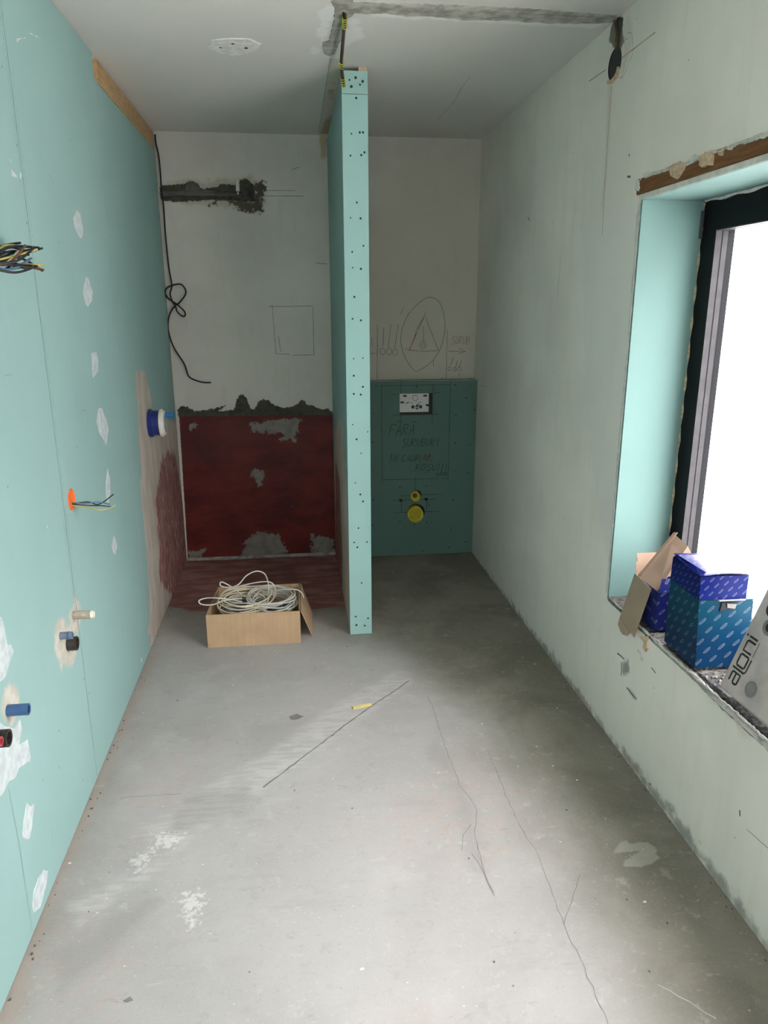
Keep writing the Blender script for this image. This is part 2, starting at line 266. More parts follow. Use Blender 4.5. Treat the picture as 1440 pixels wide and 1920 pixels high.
def sill_mat():
    t = NT('rough_sill'); n = t.noise(55, 6, 0.7); c = t.mix(t.step(n, 0.42, 0.6), (0.09, 0.085, 0.078), (0.20, 0.19, 0.18))
    c = t.mix(t.step(t.noise(38, 5, .7, t.map(loc=(2, 5, 1))), 0.60, 0.66), c, (0.02, 0.018, 0.016))
    c = t.mix(t.mask('trench', 0.006, 0.012, 50, 5), c, t.mix(t.step(t.noise(45, 5, .7), 0.45, 0.66), (0.007, 0.007, 0.007), (0.035, 0.034, 0.033)))
    c = t.mix(t.mask('slab', 0.004, 0.008, 60, 5), c, (0.085, 0.088, 0.092))
    c = t.mix(t.mask('lip', 0.003, 0.006, 60, 5), c, (0.30, 0.29, 0.27)); t.bump(n, 0.8, 0.006); return t.fin(c, 0.95, 0.1)
M['sill'] = sill_mat()
def glass_mat():
    t = NT('window_glass'); tr = t.n('BsdfTransparent'); gl = t.n('BsdfGlossy'); lw = t.n('LayerWeight'); mx = t.n('MixShader')
    tr.inputs[0].default_value = (0.93, 0.96, 0.965, 1); gl.inputs['Roughness'].default_value = 0.02; lw.inputs[0].default_value = 0.5
    t.L(t.ma('MULTIPLY_ADD', t.ma('POWER', lw.outputs['Facing'], 5.0), 0.9, 0.05), mx.inputs[0]); t.L(tr.outputs[0], mx.inputs[1]); t.L(gl.outputs[0], mx.inputs[2]); t.t.nodes.remove(t.p); t.L(mx.outputs[0], t.out.inputs[0]); return t.m
M['glass'] = glass_mat()

# ---------------------------------------------------------------- mesh helpers
def link(o, parent=None):
    COL.objects.link(o)
    if parent is not None:
        o.parent = parent; o.matrix_parent_inverse = parent.matrix_world.inverted()
    return o
def obj(name, bm, mat, parent=None, smooth=False, recalc=True):
    if recalc: bmesh.ops.recalc_face_normals(bm, faces=bm.faces)
    me = bpy.data.meshes.new(name); bm.to_mesh(me); bm.free()
    for m in (mat if isinstance(mat, (list, tuple)) else [mat]): me.materials.append(M[m])
    if smooth:
        for p in me.polygons: p.use_smooth = True
    return link(bpy.data.objects.new(name, me), parent)
def empty(name, loc):
    o = bpy.data.objects.new(name, None); o.location = loc; o.empty_display_size = 0.05; COL.objects.link(o)
    o.matrix_world = Matrix.Translation(loc); return o
def tag(o, label=None, cat=None, group=None, kind=None):
    if label: o['label'] = label
    if cat: o['category'] = cat
    if group: o['group'] = group
    if kind: o['kind'] = kind
    return o
def thing(name, loc, label, cat, group=None): return tag(empty(name, loc), label, cat, group)

def box(bm, x0, x1, y0, y1, z0, z1, bev=0.0, mi=0):
    r = bmesh.ops.create_cube(bm, size=1.0); vs = r['verts']
    for v in vs: v.co = Vector(((x0 + x1) / 2 + v.co.x * (x1 - x0), (y0 + y1) / 2 + v.co.y * (y1 - y0), (z0 + z1) / 2 + v.co.z * (z1 - z0)))
    fs = {f for v in vs for f in v.link_faces}
    for f in fs: f.material_index = mi
    if bev: bmesh.ops.bevel(bm, geom=list({e for v in vs for e in v.link_edges}), offset=bev, segments=1, affect='EDGES')
def bx(*a, **k):
    bm = bmesh.new(); box(bm, *a, **k); return bm
def hexa(bm, c8):
    """c8: bottom 4 then top 4 corners"""
    vs = [bm.verts.new(c) for c in c8]
    for f in ((0, 3, 2, 1), (4, 5, 6, 7), (0, 1, 5, 4), (1, 2, 6, 5), (2, 3, 7, 6), (3, 0, 4, 7)): bm.faces.new([vs[i] for i in f])
    return vs
def slab(bm, quad, th, n=None):
    """a board of thickness th behind a polygon of 3-D corners"""
    q = [Vector(p) for p in quad]
    if n is None: n = (q[1] - q[0]).cross(q[2] - q[0]).normalized()
    a = [bm.verts.new(p) for p in q]; b = [bm.verts.new(p - n * th) for p in q]; k = len(q)
    bm.faces.new(a); bm.faces.new(b[::-1])
    for i in range(k): bm.faces.new((a[i], b[i], b[(i + 1) % k], a[(i + 1) % k]))
def catmull(P, n=6, closed=False):
    P = [Vector(p) for p in P]; out = []; N = len(P)
    for i in range(N if closed else N - 1):
        g = (lambda j: P[j % N]) if closed else (lambda j: P[max(0, min(N - 1, j))])
        a, b, c, d = g(i - 1), g(i), g(i + 1), g(i + 2)
        for k in range(n):
            t = k / n; out.append(0.5 * ((2 * b) + (c - a) * t + (2 * a - 5 * b + 4 * c - d) * t * t + (3 * b - a - 3 * c + d) * t ** 3))
    if not closed: out.append(P[-1])
    return out
def tube(bm, P, r, seg=8, closed=False, cap=True):
    P = [Vector(p) for p in P]; N = len(P); rings = []; up = None
    for i in range(N):
        t = (P[(i + 1) % N] - P[i - 1]) if closed else (P[min(i + 1, N - 1)] - P[max(i - 1, 0)])
        if t.length < 1e-9: t = Vector((0, 0, 1))
        t.normalize()
        if up is None: up = t.orthogonal().normalized()
        up = (up - t * up.dot(t)); up = up.normalized() if up.length > 1e-6 else t.orthogonal().normalized()
        s = t.cross(up); rr = r[i] if isinstance(r, (list, tuple)) else r
        rings.append([bm.verts.new(P[i] + (up * math.cos(2 * math.pi * k / seg) + s * math.sin(2 * math.pi * k / seg)) * rr) for k in range(seg)])
    for i in range(N if closed else N - 1):
        A, B = rings[i], rings[(i + 1) % N]
        for k in range(seg): bm.faces.new((A[k], A[(k + 1) % seg], B[(k + 1) % seg], B[k]))
    if cap and not closed: bm.faces.new(rings[0][::-1]); bm.faces.new(rings[-1])
def tb(P, r, seg=8, closed=False, sm=0):
    bm = bmesh.new(); tube(bm, catmull(P, sm, closed) if sm else P, r, seg, closed); return bm
def lathe(profile, c, ax, seg=32):
    """profile [(radius, along)] turned about axis ax through c"""
    bm = bmesh.new(); ax = Vector(ax).normalized(); u = ax.orthogonal().normalized(); w = ax.cross(u); c = Vector(c); rings = []
    for r, h in profile:
        rings.append([bm.verts.new(c + ax * h + (u * math.cos(2 * math.pi * k / seg) + w * math.sin(2 * math.pi * k / seg)) * max(r, 1e-5)) for k in range(seg)])
    for A, B in zip(rings, rings[1:]):
        for k in range(seg): bm.faces.new((A[k], A[(k + 1) % seg], B[(k + 1) % seg], B[k]))
    bm.faces.new(rings[0][::-1]); bm.faces.new(rings[-1]); return bm

# planes: (u, v, height above the surface) -> world
PLANE = {
    'L': lambda u, v, h=0: Vector((XL + h, u, v)), 'R': lambda u, v, h=0: Vector((XR - h, u, v)),
    'B': lambda u, v, h=0: Vector((u, YB - h, v)), 'P': lambda u, v, h=0: Vector((u, YP - h, v)),
    'C': lambda u, v, h=0: Vector((u, v, H - h)), 'F': lambda u, v, h=0: Vector((u, v, h)),
    'E': lambda u, v, h=0: Vector((u, 3.45 - h, v)), 'S': lambda u, v, h=0: Vector((0.246 - h, u, v)),
    'J': lambda u, v, h=0: Vector((u, 2.503 - h, v)),
}
NRM = {k: (f(0, 0, 1) - f(0, 0, 0)).normalized() for k, f in PLANE.items()}

def ribbon(bm, pl, pts, w=0.003, h=0.0006, jit=0.0, mi=0):
    """a drawn line: a thin raised strip on a plane"""
    f = PLANE[pl] if isinstance(pl, str) else pl
    if jit:
        q = []
        for a, b in zip(pts, pts[1:]):
            n = max(1, int(math.hypot(b[0] - a[0], b[1] - a[1]) / 0.025))
            for i in range(n):
                t = i / n; q.append((a[0] + (b[0] - a[0]) * t + rnd.uniform(-jit, jit), a[1] + (b[1] - a[1]) * t + rnd.uniform(-jit, jit)))
        q.append(pts[-1]); pts = q
    V = [Vector(p) for p in pts]; prev = None
    for i, p in enumerate(V):
        t = V[min(i + 1, len(V) - 1)] - V[max(i - 1, 0)]
        if t.length < 1e-9: continue
        t.normalize(); n = Vector((-t.y, t.x)) * (w / 2) * (rnd.uniform(0.7, 1.2) if jit else 1.0)
        cur = (bm.verts.new(f(p.x + n.x, p.y + n.y, h)), bm.verts.new(f(p.x - n.x, p.y - n.y, h)))
        if prev:
            fc = bm.faces.new((prev[0], prev[1], cur[1], cur[0])); fc.material_index = mi
        prev = cur
def lines(name, pl, polys, mat, parent, w=0.003, h=0.0006, jit=0.0005, kind=None, smooth_pts=0):
    bm = bmesh.new()
    for p in polys:
        if smooth_pts: p = [(q.x, q.y) for q in catmull([(a, b, 0) for a, b in p], smooth_pts)]
        ribbon(bm, pl, p, w, h, jit)
    return obj(name, bm, mat, parent, recalc=False)
def ragged(poly, jag, step):
    out = []; s = rnd.uniform(0, 99)
    for (a, b) in zip(poly, poly[1:] + poly[:1]):
        L = math.hypot(b[0] - a[0], b[1] - a[1]); n = max(1, int(L / step)); nx, ny = (b[1] - a[1]) / (L + 1e-9), -(b[0] - a[0]) / (L + 1e-9)
        for i in range(n):
            t = i / n; x, y = a[0] + (b[0] - a[0]) * t, a[1] + (b[1] - a[1]) * t
            d = jag * (noise.noise((x * 40 + s, y * 40, 0)) + 0.8 * noise.noise((x * 110, y * 110 + s, 3)))
            out.append((x + nx * d, y + ny * d))
    return out
def patch(name, pl, poly, th, mat, parent, jag=0.002, step=0.006, h0=0.0, lump=0.0):
    """a smear of material on a surface: ragged outline, thinner at the rim"""
    f = PLANE[pl] if isinstance(pl, str) else pl
    P = ragged(poly, jag, step) if jag else list(poly); bm = bmesh.new()
    cx = sum(p[0] for p in P) / len(P); cy = sum(p[1] for p in P) / len(P)
    tri = tessellate_polygon([[Vector((p[0], p[1], 0)) for p in P]])
    top = [bm.verts.new(f(x + (cx - x) * 0.04, y + (cy - y) * 0.04, h0 + th * (1 + lump * noise.noise((x * 30, y * 30, 1))))) for x, y in P]
    bot = [bm.verts.new(f(x, y, h0 - 0.0005)) for x, y in P]; n = len(P)
    for t in tri:
        try: bm.faces.new([top[i] for i in t])
        except ValueError: pass
    for i in range(n): bm.faces.new((top[i], top[(i + 1) % n], bot[(i + 1) % n], bot[i]))
    return obj(name, bm, mat, parent)
def plate(pl, outer, holes, h0, h1):
    """flat board with cut-outs"""
    f = PLANE[pl] if isinstance(pl, str) else pl
    loops = [list(outer)] + [list(h) for h in holes]; flat = [p for l in loops for p in l]; bm = bmesh.new()
    tri = tessellate_polygon([[Vector((p[0], p[1], 0)) for p in l] for l in loops])
    A = [bm.verts.new(f(p[0], p[1], h1)) for p in flat]; B = [bm.verts.new(f(p[0], p[1], h0)) for p in flat]
    for t in tri:
        bm.faces.new([A[i] for i in t]); bm.faces.new([B[i] for i in reversed(t)])
    o = 0
    for l in loops:
        n = len(l)
        for i in range(n): bm.faces.new((A[o + i], A[o + (i + 1) % n], B[o + (i + 1) % n], B[o + i]))
        o += n
    return bm
def circ(c, r, n=28): return [(c[0] + r * math.cos(2 * math.pi * i / n), c[1] + r * math.sin(2 * math.pi * i / n)) for i in range(n)]
def rect(u0, u1, v0, v1): return [(u0, v0), (u1, v0), (u1, v1), (u0, v1)]

def sdf(X, Y, poly):
    P = np.array(poly, float); Q = np.roll(P, -1, 0); d = np.full(X.shape, 9.0); ins = np.zeros(X.shape, bool)
    for (ax, ay), (bx_, by) in zip(P, Q):
        ex, ey = bx_ - ax, by - ay; wx, wy = X - ax, Y - ay; t = np.clip((wx * ex + wy * ey) / (ex * ex + ey * ey + 1e-12), 0, 1)
        d = np.minimum(d, np.hypot(wx - t * ex, wy - t * ey))
        c = ((ay <= Y) & (by > Y)) | ((by <= Y) & (ay > Y)); xi = ax + (Y - ay) * ex / (ey if abs(ey) > 1e-12 else 1e-12); ins ^= c & (X < xi)
    return np.where(ins, d, -d)
def gridwall(name, pl, u0, u1, v0, v1, step, mat, layers, parent=None, holes=(), thick=0.0, relief=None, h0=0.0, extra_mats=()):
    """finely divided surface that carries stain regions as signed-distance attributes"""
    f = PLANE[pl] if isinstance(pl, str) else pl
    def axis(a, b, cuts):
        s = set(np.round(np.linspace(a, b, max(2, int(round((b - a) / step)) + 1)), 5)) | {round(c, 5) for c in cuts if a < c < b}
        s = sorted(s); o = [s[0]]
        for x in s[1:]:
            if x - o[-1] > step * 0.3 or x in cuts: o.append(x)
        o[-1] = s[-1]
        return np.array(o)
    U = axis(u0, u1, [c for h in holes for c in h[:2]]); V = axis(v0, v1, [c for h in holes for c in h[2:]])
    X, Y = np.meshgrid(U, V, indexing='ij'); nu, nv = X.shape
    Hh = (relief(X, Y) if relief else np.zeros(X.shape)) + h0
    base = f(0, 0, 0); du = f(1, 0, 0) - base; dv = f(0, 1, 0) - base; dh = f(0, 0, 1) - base
    co = np.array(base)[None] + X.reshape(-1, 1) * np.array(du) + Y.reshape(-1, 1) * np.array(dv) + Hh.reshape(-1, 1) * np.array(dh)
    I = np.arange(nu * nv).reshape(nu, nv); q = np.stack([I[:-1, :-1], I[1:, :-1], I[1:, 1:], I[:-1, 1:]], -1).reshape(-1, 4)
    cx = ((X[:-1, :-1] + X[1:, 1:]) / 2).ravel(); cy = ((Y[:-1, :-1] + Y[1:, 1:]) / 2).ravel(); keep = np.ones(len(q), bool)
    for h in holes: keep &= ~((cx > h[0]) & (cx < h[1]) & (cy > h[2]) & (cy < h[3]))
    q = q[keep]
    if Vector(du).cross(Vector(dv)).dot(Vector(dh)) < 0: q = q[:, ::-1]
    me = bpy.data.meshes.new(name); me.from_pydata(co.tolist(), [], q.tolist()); me.materials.append(M[mat])
    for m in extra_mats: me.materials.append(M[m])
    for k, polys in layers.items():
        s = np.full(X.shape, -0.5)
        for p in polys: s = np.maximum(s, sdf(X, Y, p))
        a = me.attributes.new(k, 'FLOAT', 'POINT'); a.data.foreach_set('value', np.clip(s, -0.5, 0.5).astype(np.float32).ravel())
    o = link(bpy.data.objects.new(name, me), parent)
    if thick:
        s = o.modifiers.new('thickness', 'SOLIDIFY'); s.thickness = thick; s.offset = -1.0
        if extra_mats: s.material_offset_rim = 1; s.material_offset = 1
    return o

# ---------------------------------------------------------------- handwriting (single-stroke letters in a unit cell)
GLY = {
    'A': [[(0, 0), (.5, 1), (1, 0)], [(.2, .4), (.8, .4)]], 'F': [[(0, 0), (0, 1), (1, 1)], [(0, .55), (.7, .55)]],
    'R': [[(0, 0), (0, 1), (.8, .9), (.8, .6), (0, .5), (1, 0)]], 'S': [[(1, .95), (.3, 1), (0, .78), (.25, .58), (.75, .45), (1, .22), (.7, 0), (0, .05)]],
    'U': [[(0, 1), (.05, .3), (.35, 0), (.7, .1), (.95, .45), (1, 1)]], 'B': [[(0, 0), (0, 1), (.8, .9), (.75, .6), (0, .52), (.95, .4), (.9, .08), (0, 0)]],
    'I': [[(.5, 0), (.5, 1)]], 'N': [[(0, 0), (0, 1), (.9, 0), (1, 1)]], 'C': [[(1, .95), (.4, 1), (0, .6), (.05, .2), (.4, 0), (1, .1)]],
    'D': [[(0, 0), (0, 1), (.7, .85), (1, .5), (.8, .12), (0, 0)]], 'L': [[(0, 1), (0, 0), (.9, 0)]], 'O': [[(.5, 1), (.05, .75), (.05, .25), (.45, 0), (.95, .3), (.95, .75), (.5, 1)]],
}
def word(txt, u, v, w, h, slant=0.22, gap=0.35, rise=0.0):
    """strokes of a word whose lower-left corner is (u,v), total width w, letter height h"""
    n = len(txt); cw = w / (n + (n - 1) * gap); out = []
    for i, ch in enumerate(txt):
        ox = u + i * cw * (1 + gap); oy = v + rise * i / max(1, n - 1) + rnd.uniform(-.04, .04) * h
        for st in GLY.get(ch, []): out.append([(ox + x * cw + y * h * slant, oy + y * h) for x, y in st])
    return out

# ================================================================ SETTING
WY0, WY1, WZ0, WZ1 = 0.25, 2.515, 0.547, 1.99      # window opening in the right wall
YF = -1.35                                        # wall behind the camera
FLOOR_LAYERS = {
    'membrane': [[(-0.76, 4.76), (-0.76, 3.95), (-0.55, 3.86), (-0.2, 3.82), (0.0, 3.80), (0.26, 3.83), (0.26, 4.76)]],
    'smear': [[(0.4896,3.009),(0.4337,3.053),(0.0611,2.702),(-0.1685,2.43),(-0.365,2.265),(-0.5613,2.071),(-0.4142,1.98),(-0.1784,2.212),(0.1397,2.553),(0.4755,2.92)], [(-0.6862,1.793),(-0.5466,1.87),(-0.4087,1.979),(-0.3627,2.046),(-0.4472,1.886),(-0.5898,1.755),(-0.6306,1.711)]],
    'grime': [[(-0.4556,2.144),(-0.3872,2.248),(-0.2055,2.264),(-0.1771,2.183),(-0.2566,2.128),(-0.3648,2.063),(-0.4421,2.056)], [(0.4501,2.375),(0.5013,2.464),(0.5366,2.364),(0.5367,2.212),(0.5518,2.036),(0.5125,1.744),(0.476,1.749),(0.4782,1.9),(0.5158,2.235)], [(-0.6729,1.619),(-0.5348,1.724),(-0.4307,1.787),(-0.531,1.585),(-0.6262,1.504)]],
    'edge': [[(-0.7268,3.383),(-0.6956,3.379),(-0.7153,2.339),(-0.7223,1.738),(-0.7075,1.485),(-0.7043,1.341),(-0.7517,1.346),(-0.7489,2.328)]],
    'dust_and_shade': [[(-0.80, -1.4), (-0.80, 3.9), (-0.5, 3.75), (0.1, 3.7), (0.25, 3.45), (0.48, 3.2), (0.70, 2.7), (0.80, 2.0), (0.84, 1.4), (0.88, 0.5), (0.9, -1.4)]],
    'patch': [[(0.9233,1.787),(0.9665,1.826),(0.9961,1.84),(0.9976,1.822),(1.026,1.827),(1.062,1.818),(1.071,1.79),(1.054,1.762),(1.062,1.753),(1.026,1.732),(0.978,1.726),(0.9303,1.731),(0.9422,1.751),(0.9786,1.767),(1.015,1.789),(0.9698,1.79)]],
    'chalk': [[(-0.365,1.779),(-0.3261,1.787),(-0.3113,1.746),(-0.3273,1.716),(-0.3204,1.66),(-0.338,1.687),(-0.3545,1.739)], [(-0.4748,2.052),(-0.4114,2.036),(-0.4308,1.982),(-0.4707,1.995)], [(-0.5354,1.941),(-0.4748,1.988),(-0.5105,1.894)]],
}
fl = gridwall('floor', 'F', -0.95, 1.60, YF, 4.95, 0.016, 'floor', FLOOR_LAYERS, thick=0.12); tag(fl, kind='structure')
CEIL_LAYERS = {
    'fresh': [[(0.1296,2.86),(0.1618,2.816),(0.186,2.874),(0.1701,2.983),(0.1618,3.175),(0.1402,3.32),(0.118,3.304),(0.1441,3.177)], [(0.2192,2.89),(0.269,2.934),(0.3076,3.108),(0.271,3.162),(0.2386,3.254),(0.2308,3.184),(0.2391,3.051)], [(0.3116,2.813),(0.6781,2.808),(1.063,2.821),(1.184,2.872),(1.103,2.918),(0.7045,2.912),(0.3217,2.906)]],
    'strip': [[(0.1947,3.352),(0.2405,3.376),(0.2584,3.404),(0.2485,4.699),(0.199,4.705),(0.1956,3.868)]],
    'foam': [[(0.2114,3.814),(0.2387,3.786),(0.2381,3.971),(0.2192,3.973)], [(0.2154,4.407),(0.2422,4.27),(0.2561,4.301),(0.2507,4.699),(0.2102,4.704)], [(0.2151,3.679),(0.2311,3.654),(0.2314,3.689),(0.2181,3.703)]],
}
ce = gridwall('ceiling', 'C', -0.95, 1.60, YF, 4.95, 0.02, 'ceiling', CEIL_LAYERS, thick=0.12); tag(ce, kind='structure')

BACK_LAYERS = {
    'warm': [[(0.3, 0.9), (1.3, 0.9), (1.3, 2.5), (0.8, 2.5), (0.3, 1.9)]],
    'dust_and_shade': [[(-0.7308,2.323),(-0.5837,2.336),(-0.2955,2.352),(-0.2302,2.369),(-0.1825,2.354),(-0.1211,2.279),(-0.1506,2.171),(-0.2732,2.17),(-0.3522,2.207),(-0.5288,2.213),(-0.7388,2.225)]],
    'foam': [[(0.2007,2.61),(0.2455,2.611),(0.2426,2.486),(0.213,2.476),(0.204,2.534)]],
    'mortar': [[(-0.7309,1.008),(-0.6994,1.034),(-0.6673,1.023),(-0.6232,0.9954),(-0.5798,1.001),(-0.5097,1.01),(-0.4187,1.032),(-0.4776,0.9927),(-0.3772,1.001),(-0.3601,1.068),(-0.3386,1.095),(-0.3122,1.091),(-0.2968,1.067),(-0.2797,1.009),(-0.25,0.9986),(-0.2239,1.052),(-0.1897,1.065),(-0.1567,1.051),(-0.1242,1.024),(-0.074,1.009),(-0.0059,1.015),(0.0289,1.038),(0.0502,1.065),(0.0797,1.027),(0.1305,1.012),(0.1814,0.9906),(0.216,1),(0.2497,0.9651),(0.249,0.9305),(-0.7254,0.9501)],
               [(-0.7314,2.315),(-0.5848,2.321),(-0.5761,2.333),(-0.5519,2.338),(-0.5207,2.33),(-0.4991,2.296),(-0.4021,2.313),(-0.3892,2.328),(-0.2972,2.322),(-0.2635,2.349),(-0.2307,2.359),(-0.2,2.328),(-0.1844,2.316),(-0.1885,2.232),(-0.2779,2.233),(-0.447,2.238),(-0.6558,2.222),(-0.7379,2.236)]],
    'specks': [[(-0.3504,2.238),(-0.1883,2.236),(-0.1837,2.332),(-0.1426,2.344),(-0.1113,2.317),(-0.1385,2.256),(-0.1506,2.171),(-0.2567,2.174),(-0.3198,2.208)], [(-0.4556,2.229),(-0.4151,2.233),(-0.4249,2.206),(-0.449,2.206)]],
    'membrane': [[(-0.7243,0.9636),(0.3013,0.9537),(0.284,-0.0065),(-0.7402,0.02)]],
    'bare': [[(-0.2983,0.9072),(-0.1282,0.9278),(-0.0768,0.937),(0.0323,0.9349),(0.0237,0.8831),(-0.0067,0.7967),(-0.1096,0.7991),(-0.0604,0.8328),(-0.1657,0.8456),(-0.2669,0.8618)], [(-0.3556,0.1385),(-0.2654,0.1834),(-0.1429,0.156),(-0.0593,0.0125),(-0.3803,0.004)], [(0.0886,0.1466),(0.2214,0.1299),(0.2407,0.0147),(0.0813,0.0178)], [(-0.662,0.9149),(-0.6253,0.9175),(-0.6275,0.8868),(-0.658,0.8773)], [(-0.7192,0.0716),(-0.6217,0.0748),(-0.6431,0.0157),(-0.7304,0.0121)], [(-0.2828,0.6098),(-0.2149,0.5901),(-0.2199,0.4826),(-0.2735,0.5203)]],
}
wb = gridwall('wall_back', 'B', -0.95, 1.60, 0, H, 0.012, 'back', BACK_LAYERS, thick=0.2); tag(wb, kind='structure')

RIGHT_LAYERS = {
    'smooth': [[(4.437,1.944),(4.009,1.973),(3.965,1.817),(4.296,1.775)], [(3.036,1.946),(2.561,1.965),(2.449,1.4),(2.534,0.6854),(2.833,1.154)]],
    'dirt': [[(2.328,0.0012),(2.197,0.0315),(2.047,0.0426),(1.898,0.0348),(1.8,0.0426),(1.667,0.0291),(1.495,0.0279),(1.318,0.032),(1.307,-0.0151)], [(4.669,-0.0031),(3.707,0.0171),(2.873,0.0256),(2.33,0.0095),(2.348,-0.0233)]],
    'sand': [[(2.776,2.562),(2.732,2.583),(2.696,2.543),(2.682,2.485),(2.742,2.388),(2.757,2.392),(2.746,2.478)], [(2.865,2.401),(2.816,2.389),(2.815,2.143),(2.822,1.974),(2.848,1.977),(2.84,2.148)], [(1.654,0.5257),(1.601,0.5333),(1.583,0.5128),(1.634,0.4917)]],
    'scuff': [[(2.335,0.3554),(2.297,0.3796),(2.276,0.3501),(2.297,0.3239),(2.335,0.3035)], [(2.287,0.2729),(2.257,0.2839),(2.206,0.2776),(2.223,0.2629)], [(2.231,0.4524),(2.189,0.4389),(2.197,0.4302)]],
    'chase': [[(2.868,2.6),(2.837,2.613),(2.771,2.588),(2.774,2.549),(2.748,2.506),(2.776,2.487),(2.832,2.509),(2.89,2.557)]],
}
wr = gridwall('wall_right', 'R', YF, 4.95, 0, H, 0.016, 'plaster', RIGHT_LAYERS, holes=[(WY0, WY1, WZ0 - 0.02, WZ1)], thick=0.30); tag(wr, kind='structure')
wl = obj('wall_left', bx(XL - 0.22, XL - 0.0135, YF, 4.95, 0, H), 'plaster_plain'); tag(wl, kind='structure')
wf = obj('wall_front', plate(lambda u, v, h=0: Vector((u, YF + h, v)), rect(-0.95, 1.60, 0, H), [rect(-0.68, 0.52, 0.95, 2.25)], -0.2, 0), 'plaster_plain'); tag(wf, kind='structure')
wn_fill = empty('added_fill_window', (-0.08, YF - 0.1, 0.95)); tag(wn_fill, kind='structure')     # unseen window added behind the viewer for fill light
obj('window_frame', plate(lambda u, v, h=0: Vector((u, YF - 0.1 + h, v)), rect(-0.68, 0.52, 0.95, 2.25), [rect(-0.62, 0.46, 1.01, 2.19)], -0.06, 0), 'frame', wn_fill)  # frame of the added unseen fill window
obj('window_pane', bx(-0.625, 0.465, YF - 0.135, YF - 0.127, 1.005, 2.195), 'glass', wn_fill)  # pane of the added unseen fill window

# ---- left wall: moisture-proof boards, one part each
J1, J2 = 2.370, 3.384
HALO = {'halo': [[(2.159,0.6952),(2.209,0.6939),(2.251,0.6668),(2.256,0.6432),(2.294,0.6347),(2.298,0.6105),(2.318,0.5518),(2.316,0.5115),(2.263,0.5066),(2.219,0.5201),(2.18,0.5576),(2.158,0.5345),(2.15,0.5776),(2.12,0.63)],
                 [(2.367,0.7085),(2.418,0.647),(2.398,0.5999),(2.356,0.5728),(2.298,0.609),(2.289,0.6747),(2.338,0.6716)],
                 [(1.722,0.6808),(1.75,0.7028),(1.78,0.7004),(1.81,0.6802),(1.826,0.6477),(1.823,0.6222),(1.784,0.5969),(1.752,0.5937),(1.723,0.6313),(1.712,0.663)]]}
SKIM = {'skim': [[(3.651,1.337),(3.886,1.318),(3.933,1.231),(3.981,1.167),(3.986,1.098),(4.361,1.009),(4.696,0.9304),(4.79,0.979),(5.546,0.8756),(5.259,-0.3024),(3.368,0.0905),(3.646,0.2983),(3.611,0.4163),(3.595,0.5842),(3.579,0.7301),(3.575,0.8775),(3.569,0.9506),(3.614,1.148),(3.622,1.232)], [(3.522,0.8324),(5.101,0.9526),(5.233,-0.2088),(3.389,-0.0534),(3.51,0.3489)]],
        'pink': [[(4.348,0.8099),(4.602,0.7511),(4.764,0.383),(4.806,0.1454),(4.732,-0.1063),(4.229,-0.0866),(3.854,0.164),(3.769,0.2525),(3.845,0.3548),(3.857,0.5336),(3.835,0.6382),(3.993,0.7068),(4.093,0.8037)]]}
boards = []
for (u0, u1, v1, lay) in ((YF + 0.002, J1 - 0.0012, H - 0.004, HALO), (J1 + 0.0012, J2 - 0.001, H - 0.004, HALO), (J2 + 0.001, YB - 0.022, 2.505, SKIM)):
    lay = dict(lay)
    for k in ('halo', 'skim', 'pink'): lay.setdefault(k, [])
    b = gridwall('board', 'L', u0, u1, 0.006, v1, 0.012, 'board', lay, wl, thick=0.0125, extra_mats=('gypsum',)); boards.append(b)
bA, bB, bC = boards
obj('timber_strip', bx(XL - 0.013, XL + 0.004, J2 + 0.05, YB - 0.03, 2.500, 2.588), 'osb', wl)['label'] = 'raw brown timber strip between board top and ceiling'
bm = bmesh.new(); box(bm, XL - 0.012, XL - 0.001, YB - 0.0225, YB - 0.001, 0.0, 2.55); obj('corner_gap_filler', bm, 'mortar', wl)
